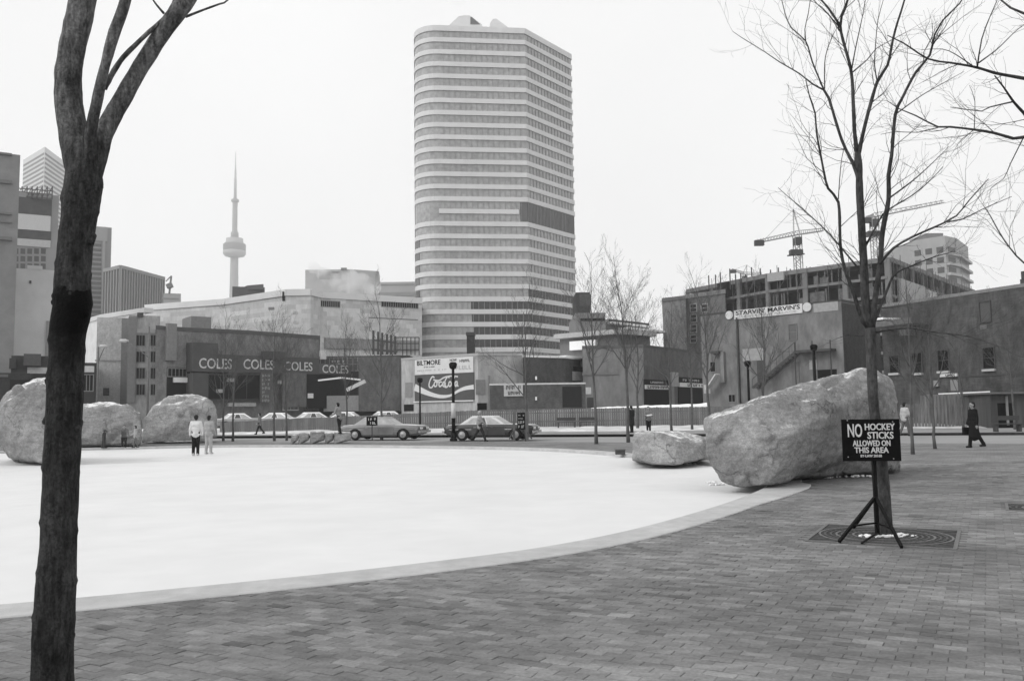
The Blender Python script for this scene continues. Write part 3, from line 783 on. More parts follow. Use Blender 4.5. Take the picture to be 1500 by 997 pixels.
R_([(1301.5, 291), (1336.6, 265), (1364.6, 240), (1390, 215)], -.4, .3, 1.8, .5, cm)
R_([(1269, 358), (1293, 314), (1301, 307), (1336.6, 286), (1364.6, 262.5), (1381.5, 244)], .05, -.2, 2.0, .6, cm)
R_([(1277.6, 479), (1297, 431), (1311, 401.5), (1336.6, 389), (1364.6, 377.6), (1398, 368)], 0, .9, 3.2, .7)
R_([(1289, 386), (1308.5, 363.5), (1336.6, 347), (1381.5, 327), (1401, 316), (1420, 293), (1448, 262)], -.2, -1.1, 2.9, .7)
R_([(1385, 325), (1410, 321), (1440, 306), (1482, 288)], -.8, -1.3, 1.5, .5, cm)
R_([(1280, 487), (1308.5, 481.5), (1336.6, 480), (1364.6, 485.7), (1420, 493), (1462, 507)], 0, -1.0, 2.4, .6, cm)
R_([(1314, 166), (1350, 140), (1385, 120), (1412, 105)], -.5, .2, 1.2, .4, cm)
R_([(1276, 486), (1262, 492), (1245, 490), (1225, 496)], 0, .5, 1.6, .5, cm)
tm.build('trunk', bark_d, root, smooth=True)
q = random.Random(21)
for a, b in RUNS:
    Lr = sum((a[i + 1] - a[i]).length for i in range(len(a) - 1))
    k = max(4, int(Lr * 5.5))
    for _ in range(k):
        i = q.randrange(max(1, int(len(a) * .18)), len(a)); d = (a[min(i + 1, len(a) - 1)] - a[max(i - 1, 0)]).normalized()
        s = Vector((q.gauss(0, 1), q.gauss(0, 1), q.gauss(0, .6))); s = (s - d * s.dot(d)).normalized()
        rr = max(.0022, min(b[i] * .45, .006))
        twig(cm, a[i], d + s * q.uniform(.5, 1.1), rr, q.uniform(.25, .85), 1, q, curl=.16, upw=.08, n=3, rmin=.0013)
cm.build('crown', bark_d, root, smooth=True)

# ---- tree whose trunk stands just outside the right edge of the view
root = empty('overhanging_tree', (6.9, 8.6, 0), 'bare tree beyond the right edge whose branches reach into view', 'tree')
TY = 8.6
ot = MB(); oc = MB(); RUNS = []
ot.tube(*resample([Vector((6.9, 8.6, -.1)), Vector((6.88, 8.6, .4)), Vector((6.83, 8.6, 1.5)), Vector((6.78, 8.6, 2.8)), Vector((6.7, 8.6, 4.6)), Vector((6.65, 8.6, 6.5))], [.15, .12, .11, .10, .07, .03], .12), 14, wob=knobby(8, .05, 7))
PXM = TY / FPX
def OR(spec, d0, d1, r0, r1, mb=None): RUNS.append(run(mb or oc, spec, d0, d1, r0, r1, 8))
OR([(1722, 205), (1640, 160), (1560, 127), (1500, 115), (1457, 107), (1431.5, 99), (1392, 92), (1360, 86.5), (1323, 63), (1300, 52)], 0, -.5, 5, .8)
OR([(1431.5, 99), (1438, 57.7), (1450, 25), (1460, 2), (1466, -30)], -.3, -.5, 1.5, .6)
OR([(1434, 92), (1461.5, 71.5), (1491.5, 42.7), (1520, 25)], -.3, .3, 1.4, .5)
OR([(1425, 97), (1400, 80), (1380, 72), (1350, 73)], -.3, .2, 1.2, .5)
OR([(1720, 290), (1640, 245), (1560, 208), (1500, 201), (1484.5, 203), (1457, 195), (1427, 190), (1392, 186), (1374, 186), (1341.5, 169.5), (1316, 159), (1300, 148)], 0, .4, 5, .8)
OR([(1374, 187), (1345, 194), (1310, 193), (1290, 197)], .2, .5, 1.1, .5)
OR([(1427, 190), (1428, 148), (1420, 125)], .2, .4, 1.0, .4)
OR([(1720, 330), (1600, 270), (1520, 190), (1500, 166), (1484.5, 149), (1471, 129), (1457, 111)], 0, -.8, 5, 1)
OR([(1484.5, 149), (1450, 157), (1438, 163), (1410, 160), (1392, 157)], -.6, -.3, 1.5, .6)
OR([(1700, 60), (1600, 40), (1500, 20), (1480, 11.5), (1466, 0), (1450, -20)], 0, .3, 4, 1)
OR([(1740, 520), (1620, 450), (1540, 400), (1500, 385), (1470, 350), (1450, 315), (1440, 300)], 0, .6, 3.4, .6)
OR([(1500, 200), (1480, 240), (1470, 262), (1452, 275)], .1, .6, 1.2, .5)
ot.build('trunk', bark_d, root, smooth=True)
for a, b in RUNS:
    Lr = sum((a[i + 1] - a[i]).length for i in range(len(a) - 1))
    for _ in range(max(3, int(Lr * 5))):
        i = q.randrange(1, len(a)); d = (a[min(i + 1, len(a) - 1)] - a[max(i - 1, 0)]).normalized()
        s = Vector((q.gauss(0, 1), q.gauss(0, 1), q.gauss(0, 1))); s = (s - d * s.dot(d)).normalized()
        twig(oc, a[i], d + s * q.uniform(.5, 1.1), max(.002, min(b[i] * .45, .005)), q.uniform(.2, .7), 1, q, curl=.16, upw=.05, n=3, rmin=.0012)
oc.build('crown', bark_d, root, smooth=True)

# ---- slim street trees further off: a few shapes, placed one by one
def slim_tree_mesh(seed, H, fork, rt):
    q = random.Random(seed); t = MB(); c = MB()
    pts = [Vector((0, 0, -.1))]; rr = [rt * 1.25]; x = y = 0
    for i in range(1, 11):
        z = H * .72 * i / 10; x += q.gauss(0, .035); y += q.gauss(0, .035)
        pts.append(Vector((x, y, z))); rr.append(rt * (1 - .70 * i / 10))
    t.tube(pts, rr, 8)
    twig(c, pts[-1], Vector((q.gauss(0, .1), q.gauss(0, .1), 1)), rr[-1], H * .30, 3, q, curl=.10, upw=.10, n=4, rmin=.0036)
    nl = 11
    for i in range(nl):
        f = fork + (1 - fork) * (i + q.random() * .5) / nl
        k = f * 10; a = int(k); b = min(a + 1, 10); p = pts[a].lerp(pts[b], k - a); r0 = rt * (1 - .70 * f)
        an = i * 2.4 + q.random(); d = Vector((math.cos(an), math.sin(an), q.uniform(.9, 1.6)))
        twig(c, p, d, r0 * .55, H * .36 * (1.15 - .5 * f), 3, q, curl=.12, upw=.12, n=4, rmin=.0036)
    return t, c
SHAPES = []
for s_, fk in ((1, .36), (2, .42), (3, .33), (4, .45)):
    t, c = slim_tree_mesh(s_ * 13, 8.0, fk, .085)
    tme = bpy.data.meshes.new('trunk'); tme.from_pydata(t.v, [], t.f); tme.materials.append(bark_far); tme.polygons.foreach_set('use_smooth', [True] * len(tme.polygons))
    cme = bpy.data.meshes.new('crown'); cme.from_pydata(c.v, [], c.f); cme.materials.append(bark_far); cme.polygons.foreach_set('use_smooth', [True] * len(cme.polygons))
    SHAPES.append((tme, cme))
trees = [  # base px x, base px y, top px y, shape, label
    (327, 645, 462, 0, 'slim bare tree in front of the COLES shop, leftmost of the street row'),
    (341, 645.5, 470, 1, 'slim bare tree close beside the leftmost one, right of the dome boulder'),
    (402, 645, 452, 2, 'bare street tree with stout stem in front of the second COLES lettering'),
    (420, 644.5, 468, 3, 'thin bare tree just right of the stout-stemmed street tree'),
    (507, 641, 470, 1, 'bare street tree behind the person standing on the low stones'),
    (559, 644, 430, 2, 'tall bare street tree in front of the silver-grey car'),
    (772, 645, 412, 0, 'bare street tree at the display board right of the white-roofed car'),
    (873.7, 650, 384, 3, 'tall bare tree left of the striped tower\'s right-hand neighbours, alone on the plaza strip'),
    (920.6, 647.5, 378, 1, 'tall bare tree just left of the two standing people by the low boulder'),
    (934, 631, 420, 2, 'bare tree by the board fence between the two standing people'),
    (984, 633, 440, 0, 'bare tree by the fence in front of the first dark shop opening'),
    (1014, 631.5, 430, 3, 'bare tree by the fence in front of the second dark shop opening'),
    (1040, 634, 395, 1, 'tall bare tree rising behind the left end of the huge boulder'),
    (1118, 634, 415, 2, 'bare tree behind the huge boulder in front of the burlesque palace sign'),
    (1337, 665, 400, 3, 'dark-stemmed bare tree just right of the hockey sign'),
    (1370, 657, 420, 0, 'leaning bare tree, second to the right of the hockey sign'),
    (1412, 630, 455, 2, 'pale bare tree against the wooden fence left of the walking woman'),
    (1487, 631, 440, 1, 'bare tree in front of the shed near the right edge'),
    (233, 626, 496, 0, 'dark bare tree in front of the loft building behind the dome boulder'),
]
for i, (x, yb, yt, s_, lab) in enumerate(trees):
    b = on_z(x, yb, 0.0); H = at(x, yt, b.y).z
    e = empty('bare_tree', (b.x, b.y, 0), lab, 'tree', 'slim bare street trees', rz=i * 1.3)
    e.scale = (H / 8.0 * .9, H / 8.0 * .9, H / 8.0)
    for nm, me in (('trunk', SHAPES[s_][0]), ('crown', SHAPES[s_][1])):
        o = bpy.data.objects.new(nm, me); COL.objects.link(o); o.parent = e
    if i in (16,):
        pass

# ------------------------------------------------------------------ grates
iron = mat('cast_iron', 0.075, rough=0.7, var=0.3, scale=20)
iron_worn = mat('cast_iron_worn', 0.14, rough=0.6, var=0.2, scale=20)
def ring(m, c, r, w, z0, z1, n=40):
    k = len(m.v)
    for j in range(n):
        a = 2 * math.pi * j / n; cx, sx = math.cos(a), math.sin(a)
        for rr, z in ((r - w / 2, z0), (r - w / 2, z1), (r + w / 2, z1), (r + w / 2, z0)): m.v.append((c.x + cx * rr, c.y + sx * rr, z))
    for j in range(n):
        for t in range(3):
            a = k + j * 4 + t; b = k + ((j + 1) % n) * 4 + t; m.f.append((a, a + 1, b + 1, b)); m.mi.append(0)
def rotsq(c, h, rot): return [Vector((c.x + math.cos(rot) * x - math.sin(rot) * y, c.y + math.sin(rot) * x + math.cos(rot) * y, 0)) for x, y in ((-h, -h), (h, -h), (h, h), (-h, h))]
def grate(c, h, rot, rings, label, trunk_r):
    e = empty('tree_grate', (c.x, c.y, 0), label, 'grate')
    sq = rotsq(c, h, rot); sq2 = rotsq(c, h - .045, rot)
    m = MB().add([Vector((p.x, p.y, -.0025)) for p in sq], [(0, 1, 2, 3)]); m.build('pit', mat('pit_soil', .06, var=.3), e)
    m = MB()
    for i in range(4):
        a, b, c2, d = sq[i], sq[(i + 1) % 4], sq2[(i + 1) % 4], sq2[i]
        m.hexa([Vector((p.x, p.y, -.02)) for p in (a, b, c2, d)] + [Vector((p.x, p.y, .008)) for p in (a, b, c2, d)])
    m.build('frame', iron_worn, e)
    for r in rings:
        m = MB(); ring(m, c, r, .028, -.008, .007); fix_normals(m.build('ring', iron_worn if rings.index(r) % 3 == 2 else iron, e))
    m = MB()
    for j in range(28):
        a = 2 * math.pi * j / 28; d = Vector((math.cos(a), math.sin(a), 0)); r0 = rings[0]; r1 = min((h - .04) / max(abs(math.cos(a - rot)), abs(math.sin(a - rot))), h * 1.38)
        m.bar(c + d * r0 + Vector((0, 0, -.001)), c + d * r1 + Vector((0, 0, -.001)), .016, .012)
    m.build('spokes', iron, e)
    return e
cg = Vector((GR_C.x, GR_C.y, 0))
grate(cg, GR_H - .012, GR_ROT, [.24 + .068 * i for i in range(9)], 'square iron grate of concentric rings around the plaza tree', .2)
c2 = Vector((G2.x, G2.y, 0))
grate(c2, G2_H - .012, GR_ROT, [.12 + .09 * i for i in range(5)], 'square iron grate in the paving at the right edge', .1)
# crumbs of snow at the tree foot
q = random.Random(9); m = MB()
for i in range(34):
    a = q.uniform(-2.7, -.2); r = q.uniform(.17, .36) ; c = Vector((tb.x + math.cos(a) * r * 1.2, tb.y + math.sin(a) * r * .8, .006)); s_ = q.uniform(.008, .03)
    m.capsule(c - Vector((s_ * q.uniform(.1, 1), s_ * q.uniform(-.5, .5), 0)), c + Vector((s_ * .3, 0, s_ * .4)), s_ * .9, s_ * .6, 7)
setp(m.build('snow_crumbs', m_snow, smooth=True), 'lumps of leftover snow on the grate at the tree foot', 'snow', kind='stuff')
m = MB()
for px_, py_, w_ in ((1020, 679, .5), (1045, 706, .3), (1055, 709, .35), (1200, 699, .5), (1215, 698, .4), (1260, 697, .3), (1130, 712, .3)):
    c = on_z(px_, py_, ICE_Z + .02 if px_ < 1132 else .02)
    for k in range(12): p_ = c + Vector((q.gauss(0, w_ * .5), q.gauss(0, .06), 0)); s_ = q.uniform(.012, .04); m.capsule(p_, p_ + Vector((q.uniform(-.06, .06), q.uniform(-.02, .02), s_ * .2)), s_, s_ * .7, 7)
setp(m.build('snow_scraps', m_snow, smooth=True), 'thin scraps of snow along the foot of the huge boulder', 'snow', kind='stuff')

# ------------------------------------------------------------------ the hockey sign on its tripod
sb = on_z(1282, 783, 0)
SY = sb.y - .25
e = empty('warning_sign', (sb.x, SY, 0), 'black NO HOCKEY STICKS sign on a black steel tripod stand', 'sign')
fa = at(1233, 645, SY); fb2 = at(1319, 645, SY - .12)
F = Facade(fa, fb2)
k0 = F.hit(1233.5, 645)[0]; k1 = F.hit(1319, 645)[0]; z1 = F.hit(1276, 613.7)[1]; z0 = F.hit(1276, 675)[1]
m = MB(); F.slab(m, k0, z0, k1, z1, -.012, 0.0); board = m.build('board', mat('sign_black', .006, rough=.6, var=.2, spec=.06), e)
sw_ = mat('sign_lettering', .55, rough=.7, var=.1, scale=20)
for txt, rect, bold in (('NO', (1241.5, 620.5, 1262.5, 640), .012), ('HOCKEY', (1266.5, 619.8, 1310.5, 629.6), .018), ('STICKS', (1270.5, 632, 1308.5, 642.3), .018), ('ALLOWED ON', (1249, 644.5, 1304, 653), .02), ('THIS AREA', (1251.5, 654.5, 1301.5, 663), .02), ('BY-LAW 20168', (1260.5, 665.3, 1291.5, 669.2), .015)):
    F.text(board, txt, rect, sw_, d=.004, bold=bold)
for x, y in ((1241, 615.5), (1307.5, 617.5), (1242.5, 669), (1309, 671.5)):
    k, z = F.hit(x, y); c = F.pt(k, z, 0); m = MB(); m.capsule(c - F.n * .004, c + F.n * .004, .008, .008, 8); m.build('bolt', mat('bolt_grey', .3), board)
top = at(1281, 676, SY); topz = top.z
foot = Vector((at(1281, 780, SY).x, SY + .02, 0))
MB().bar(Vector((top.x, SY + .02, .05)), Vector((top.x, SY + .02, z1 - .05)), .045).build('post', m_black, e)
hub = Vector((top.x, SY + .02, at(1280, 727, SY).z))
feet = [on_z(1229, 793, .015), on_z(1321, 801, .015), on_z(1288, 777, .015) + Vector((-.2, .35, 0))]
for p in feet:
    m = MB(); m.bar(hub, p, .032); m.build('leg', m_black, e)
midp = hub.lerp(feet[0], .66); m = MB(); m.bar(midp, Vector((top.x, SY + .02, midp.z)), .02); m.build('brace', m_black, e)
m = MB(); pz_ = Vector((top.x, SY + .02, .06)); m.bar(pz_, on_z(1262, 795, .02), .02); m.build('brace', m_black, e)
midp = hub.lerp(feet[1], .66); m = MB(); m.bar(midp, Vector((top.x, SY + .02, midp.z)), .02); m.build('brace', m_black, e)

# ------------------------------------------------------------------ buildings
def cap_from(px, py, Z): p = on_z(px, py, Z); return Vector((p.x, p.y))
def building(name, label, foot, Z, material, cat='building', group=None, parapet=None, pm=None, z0=-.3):
    """foot: ccw plan polygon (metres)"""
    c = sum((Vector((p[0], p[1], 0)) for p in foot), Vector((0, 0, 0))) / len(foot); c.z = 0
    e = empty(name, c, label, cat, group)
    m = MB().prism(foot, z0, Z); w = fix_normals(m.build('wall', material, e))
    if parapet:
        h, d = parapet
        cen = Vector((c.x, c.y)); big = [(p[0] + (p[0] - c.x) / max(1e-3, (Vector((p[0], p[1])) - cen).length) * d, p[1] + (p[1] - c.y) / max(1e-3, (Vector((p[0], p[1])) - cen).length) * d) for p in foot]
        m = MB().prism(big, Z - h, Z + .05); fix_normals(m.build('parapet', pm or material, e))
    return e
def front_block(x0, x1, yt, Y, depth, rot=0.0):
    """plain block with its front on the pixels x0..x1, top at yt, turned so that it runs across the line of sight"""
    xm = (x0 + x1) / 2; xi = x1 if xm < 750 else x0
    c = at(xm, yt, Y); Z = c.z; d = ray(xi, 600); d = Vector((d.x, d.y)).normalized()
    if abs(xm - 750) < 250: d = Vector((0, 1))
    def hit(x):
        r = ray(x, 600); r = Vector((r.x, r.y)); t = c.xy.dot(d) / r.dot(d); return r * t
    A = hit(x0); B_ = hit(x1)
    return [A, B_, B_ + d * depth, A + d * depth], Z, Facade(A, B_)
def by_tops(pxs, Z, depth):
    """front corners from roofline pixels at known height, closed towards the back"""
    pts = [cap_from(x, y, Z) for x, y in pxs]
    back = max(p.y for p in pts) + depth
    d0 = pts[0].normalized(); d1 = pts[-1].normalized()
    return pts + [pts[-1] + d1 * (back - pts[-1].y), pts[0] + d0 * (back - pts[0].y)], [Facade(a, b) for a, b in zip(pts, pts[1:])]

# ---- striped office tower
TZ = 112.0
Pl, Pc, Pr = cap_from(641, 37.5, TZ), cap_from(768, 42, TZ), cap_from(836, 80, TZ)
uA = (Pc - Pl).normalized(); nA = Vector((-uA.y, uA.x))          # into the building
Lx = cap_from(611, 60, TZ)
foot = []
rad = 6.5; cen = Pl + nA * rad
for i in range(9):
    a = math.pi + (math.pi / 2) * i / 8                     # quarter turn from facing left to facing front
    foot.append(cen - uA * math.sin(a - math.pi / 2 - math.pi / 2 + math.pi / 2) * 0 + (-uA * math.cos((math.pi / 2) * i / 8) - nA * math.sin((math.pi / 2) * i / 8)) * rad)
foot += [Pc, Pr]
uB = (Pr - Pc).normalized(); nB = Vector((-uB.y, uB.x))
foot += [Pr + nA * 22, foot[0] + nA * 34]
cx = sum((p for p in foot), Vector((0, 0))) / len(foot)
e = empty('office_tower', (cx.x, cx.y, 0), 'tall pale office tower with horizontal window stripes and a rounded corner', 'tower')
FA = Facade(Pl, Pc); FB = Facade(Pc, Pr)
z_lo = FA.hit(640, 509)[1]; fh = (TZ - z_lo) / 26.0
sp_m = mat('tower_spandrel', 0.64, rough=.8, var=.05, scale=.4, blotch=.05, bl_scale=.08)
gl_m = mat('tower_glass_sky_reflection', 0.34, rough=.14, var=.25, scale=.9, spec=.5, blotch=.14, bl_scale=.12)  # grey base carries the sky reflected in the upper panes
gd_m = mat('tower_glass_dark_reflection', 0.025, rough=.12, var=.3, scale=.5, spec=.5)  # same glazing, reflection of dark buildings put into the colour
lv_m = mat('tower_louvre', 0.13, rough=.7, var=.15, scale=.5)
mu_m = mat('tower_mullion', 0.30, rough=.6, var=.05)
def offs(poly, d):
    n = len(poly); r = []
    for i in range(n):
        a = (poly[i] - poly[i - 1]).normalized(); b = (poly[(i + 1) % n] - poly[i]).normalized()
        na = Vector((a.y, -a.x)); nb = Vector((b.y, -b.x)); s = (na + nb); s = s / max(.2, s.dot(na)); r.append(poly[i] + s * d)
    return r
m = MB().prism(foot, -.3, TZ - 1.0); fix_normals(m.build('core', gl_m, e))
fo = offs(foot, .30)
tz_lo = []
for i in range(0, 31):
    zt = TZ - i * fh
    if zt < 3: break
    th = fh * (.37 if i else .46)
    if i == 15:
        k0 = FA.hit(643, 312)[0]; k1 = FA.hit(760, 312)[0]; mm = MB(); FA.slab(mm, k0, zt - th, k1, zt, -.2, .30); mm.build('spandrel', sp_m, e); continue
    mm = MB().prism(fo, zt - th, zt); fix_normals(mm.build('spandrel', sp_m, e))
# louvred plant floors, low windows with a dark reflection painted in
def band(F_, k0, k1, z0, z1, name, material, d=.12):
    mm = MB(); F_.slab(mm, k0, z0, k1, z1, -.3, d); return mm.build(name, material, e)
zp1 = TZ - 14 * fh - fh * .40; zp0 = TZ - 16 * fh
k1 = FA.hit(762, 312)[0]
band(FA, k1, FA.L, zp0, zp1, 'louvre', lv_m); lvb = band(FB, 0.1, FB.L - .05, zp0, zp1, 'louvre', lv_m)
mm = MB()
for i in range(34): k = .3 + i * (FB.L - .6) / 33; FB.slab(mm, k - .12, zp0, k + .12, zp1, .1, .22)
mm.build('fins', mat('louvre_fin', .2), lvb)
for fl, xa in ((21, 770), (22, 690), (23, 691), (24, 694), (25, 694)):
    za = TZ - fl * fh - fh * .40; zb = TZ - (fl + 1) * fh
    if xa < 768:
        band(FA, FA.hit(xa, 450)[0], FA.L - .05, zb, za, 'dark_toned_windows', gd_m, .06)
    band(FB, .05, FB.L - .1, zb, za, 'dark_toned_windows', gd_m, .06)
for fl in range(17, 27):      # dark end bays at the rounded corner
    za = TZ - fl * fh - fh * .40; zb = TZ - (fl + 1) * fh
    a, b = offs(foot, .08)[1], offs(foot, .08)[3]
    Fc = Facade(a, b); band(Fc, 0, Fc.L, zb, za, 'dark_toned_windows', gd_m if fl > 20 else mat('tower_glass_mid', .10, rough=.15, spec=.5), .05)
mm = MB(); pw = .10
for F_, L0 in ((FA, FA.L), (FB, FB.L)):
    nmu = int(L0 / 1.5)
    for i in range(1, nmu):
        k = L0 * i / nmu
        F_.slab(mm, k - pw / 2, 8, k + pw / 2, TZ - 1.6, 0, .18)
o = mm.build('mullions', mu_m, e); o['kind'] = 'stuff'
# roof: low shed-roofed plant rooms
def shed(pts_px, Y, depth, material, name='penthouse'):
    fr = [at(x, y, Y) for x, y in pts_px]; mm = MB(); n = len(fr)
    mm.add(fr + [p + Vector((0, depth, 0)) for p in fr], [tuple(range(n)), tuple(range(2 * n - 1, n - 1, -1))] + [(i, i + n, (i + 1) % n + n, (i + 1) % n) for i in range(n)])
    return fix_normals(mm.build(name, material, e))
ry = Pl.y + 12
ph = shed([(655, 45), (659, 36), (672, 24), (681, 22.5), (688, 23), (706, 36), (708, 47)], ry, 8, sp_m)
shed([(689, 35.5), (689, 25), (691, 25), (703, 35.5)], ry - .2, .4, mat('roof_dark', .16))
shed([(716, 46), (718, 34), (722, 28), (727, 27.5), (744, 40), (746, 48)], ry + 2, 8, sp_m)

# ---- shopping-centre mass, far left to tower
ec_m = mat_brickwall('centre_cladding', .54, .47, bw=2.6, bh=1.1, var=.07, blotch=.10)
ec_l = mat('centre_roof_edge', .66, var=.05, scale=.3)
fp, FS = by_tops([(213, 447), (327, 438.5), (420, 424.5), (455, 424), (470, 428), (618, 437)], 31.0, 60)
ec = building('shopping_centre', 'long grey shopping centre block with pale sloping roof edge below the slender broadcast tower', fp, 31.0, ec_m)
pts = fp[:6]; mm = MB()
for a, b in zip(pts, pts[1:]):
    Fq = Facade(a, b); Fq.slab(mm, 0, 29.6, Fq.L, 31.12, -3.5, .35)
mm.build('roof_edge', ec_l, ec)
def strip(F_, px, n, par, gm=None, fm=None):
    return F_.window(par, px, gm or m_glass_d, fm or mat('centre_frame', .28), fw=.18, nx=n)
strip(FS[4], (464, 441, 497.5, 449), 12, ec); strip(FS[4], (559, 437.5, 612, 450), 16, ec)
for x in (415, 454): FS[2 if x < 420 else 4].panel(ec, 'slit_window', m_glass_d, (x - 1.5, 427, x + 2.5, 441) if x < 420 else (x, 428, x + 5, 442), 0, .05)
FS[4].panel(ec, 'lower_band', mat('centre_lower', .25, var=.1), (475, 497, 612, 512), 0, .6)
FS[4].panel(ec, 'dark_joint', mat('centre_joint', .18), (540, 466, 612, 467.5), 0, .05)  # thin darker strip along the wall
for i, (x, y) in enumerate(((398, 452), (430, 458), (431, 472))):
    Fq = FS[2] if x < 420 else FS[3]; Fq.panel(ec, 'vent', m_offwhite if i else m_frame, (x - 4, y - 2, x + 4, y + 2), 0, .5)
fp2, F2 = by_tops([(118, 470), (150, 461), (213, 451)], 27.0, 40)
ec2 = building('department_store', 'pale windowless store block with light roof edge left of the shopping centre', fp2, 27.0, mat('store_pale', .70, var=.05, scale=.3, blotch=.08))
mm = MB()
for Fq in F2: Fq.slab(mm, 0, 26.0, Fq.L, 27.1, -2, .3)
mm.build('roof_edge', ec_l, ec2)
# rooftop plant with steam
fp3, Z3, F3 = front_block(447, 612, 394, 232, 25)
b_ = building('plant_block', 'pale rooftop block behind the shopping centre, wrapped in steam', [at(447, 430, 232).xy, at(512, 430, 232).xy, at(555, 430, 236).xy, at(555, 430, 236).xy + Vector((-1, 8)), at(447, 430, 232).xy + Vector((-2, 10))], Z3, mat('plant_pale', .42, var=.08, scale=.4))
F3.panel(b_, 'louvre', mat('plant_louvre', .22), (468, 398, 500, 408), 0, .2); F3.panel(b_, 'vent_stack', m_frame, (500, 392.5, 508, 396), 0, .6)
fp4, Z4, F4 = front_block(556, 640, 413, 300, 30)
b_ = building('far_block', 'plain pale block between the steaming rooftop and the striped tower', fp4, Z4, mat('far_pale', .45, var=.06, scale=.2), parapet=(.8, .4))
F4.panel(b_, 'panel_band', mat('far_band', .33), (556, 428, 612, 433), 0, .2)
fp5, Z5, F5 = front_block(338, 386, 420, 225, 12)
b_ = building('roof_plant', 'low dark wedge-shaped roof structure at the foot of the broadcast tower', fp5, Z5, mat('dark_roof', .10))
p0, p1, p2 = at(352, 421, 225), at(386, 417, 225), at(386, 430, 225)
MB().hexa([at(350, 424, 225), at(386, 424, 225), at(386, 424, 235), at(350, 424, 235), at(362, 418, 225), at(386, 416, 225), at(386, 416, 235), at(362, 418, 235)]).build('roof_hood', mat('dark_roof', .10), b_)

# ---- broadcast tower
CY = 1800.0; cb0 = at(342.5, 440, CY)
def cz(py): return at(343, py, CY).z
e = empty('broadcast_tower', (cb0.x, CY, 0), 'very tall slender concrete broadcast tower with a round pod', 'tower')
ct_m = mat('tower_concrete', .24, var=.06, scale=.02); pod_m = mat('pod_pale', .34, var=.05, scale=.05); pod_d = mat('pod_dark', .16, var=.05, scale=.05)
C0 = (cb0.x, CY, 0)
MB().lathe([(28, 0), (20, 60), (13, 150), (9.5, 240), (8.2, cz(376))], C0, 12).build('shaft', ct_m, e, smooth=True)
pod = MB().lathe([(9, cz(377)), (20, cz(375)), (23.5, cz(372)), (23.5, cz(368)), (21, cz(366.5)), (8, cz(366))], C0, 28).build('pod', pod_m, e, smooth=True)
MB().lathe([(22.5, cz(367.3)), (23.2, cz(366)), (23.6, cz(358.5)), (22, cz(357.5)), (10, cz(357))], C0, 28).build('pod_windows', pod_d, pod, smooth=True)
MB().lathe([(22, cz(357.6)), (18, cz(355)), (17.5, cz(349.5)), (8, cz(348))], C0, 28).build('pod_roof', pod_m, pod, smooth=True)
MB().lathe([(8.3, cz(349)), (8, cz(341)), (5.5, cz(339)), (5.2, cz(297)), (4.6, cz(296))], C0, 14).build('upper_shaft', ct_m, e, smooth=True)
MB().lathe([(5, cz(297)), (8, cz(295.5)), (8, cz(292.5)), (4, cz(291))], C0, 20).build('sky_pod', ct_m, e, smooth=True)
MB().lathe([(3.4, cz(292)), (3.0, cz(262)), (2.3, cz(261)), (2.0, cz(248)), (1.4, cz(247)), (1.0, cz(236)), (.5, cz(222))], C0, 10).build('antenna', mat('antenna_pale', .4), e, smooth=True)

# ---- left towers
fpL, ZL, FL = front_block(-60, 17, 221, 150, 40)
b_ = building('corner_block', 'grey stone-faced tall block cut by the left edge of the picture', fpL, ZL, mat('block_grey', .22, var=.08, scale=.3, blotch=.1))
for y0, y1, d in ((261, 266, .5), (309, 312, .6), (322, 324, .4), (345, 350, .7), (221, 224, .5), (545, 552, .6)): FL.panel(b_, 'cornice', mat('block_cornice', .17), (-60, y0, 17.5, y1), 0, d)
# far pale slab tower
A, Bc, Cc = at(32, 300, 620).xy, at(63, 300, 590).xy, at(104, 300, 640).xy
ZT = at(60, 215, 590).z
b_ = building('slab_tower', 'far pale office tower with fine horizontal window rows behind the near tree', [A, Bc, Cc, Cc + Cc.normalized() * 40, A + A.normalized() * 40], ZT, mat('slab_pale', .60, var=.04, scale=.1))
sg = mat('slab_glass', .17, rough=.3, var=.1, scale=.2)
for F_ in (Facade(A, Bc), Facade(Bc, Cc)):
    z = ZT - 4.0
    while z > 95:
        mm = MB(); F_.slab(mm, .8, z - 1.5, F_.L - .8, z, -.1, .15); mm.build('window_row', sg, b_); z -= 3.3
# tower being built
fpU, ZU, FU = front_block(17, 77, 283, 240, 30)
b_ = building('unfinished_tower', 'half-built tower with dark top storeys and scaffolding at the far left', fpU, ZU, mat('unfin_grey', .24, var=.1, scale=.2), cat='building site')
du = mat('unfin_dark', .07, var=.2, scale=.5); pu = mat('unfin_pale', .5, var=.06)
FU.panel(b_, 'dark_storeys', du, (17, 290, 76, 315), -.1, .2); FU.panel(b_, 'pale_band', pu, (17, 314.5, 74, 337), -.1, .35); FU.panel(b_, 'dark_storey', du, (18, 337.5, 75, 350), -.1, .2); FU.panel(b_, 'pale_band', mat('unfin_mid', .42), (17, 350.5, 74, 361), -.1, .3)
for i in range(5):
    for j in range(3): FU.window(b_, (20 + i * 10, 364 + j * 11, 27 + i * 10, 372 + j * 11), mat('unfin_glass', .08), mat('unfin_grey', .24), fw=.15)
sc = MB()
for i in range(9):
    x = 17 + i * 7.4; a = at(x, 292, 239.5); sc.bar(a, Vector((a.x, a.y, at(x, 273, 239.5).z)), .22)
for y in (275, 280, 286): sc.bar(at(17, y, 239.4), at(76, y + 5, 239.4), .25)
for i in range(8): sc.bar(at(17 + i * 7.4, 290, 239.4), at(24 + i * 7.4, 275, 239.4), .14)
sc.build('scaffold', m_steel, b_)
fpW, ZW, FW = front_block(12, 79, 394, 170, 25)
b_ = building('blank_wall_building', 'blank white-walled low building beneath the half-built tower', fpW, ZW, mat('blank_white', .62, var=.06, scale=.3, blotch=.1, bl_scale=.1))
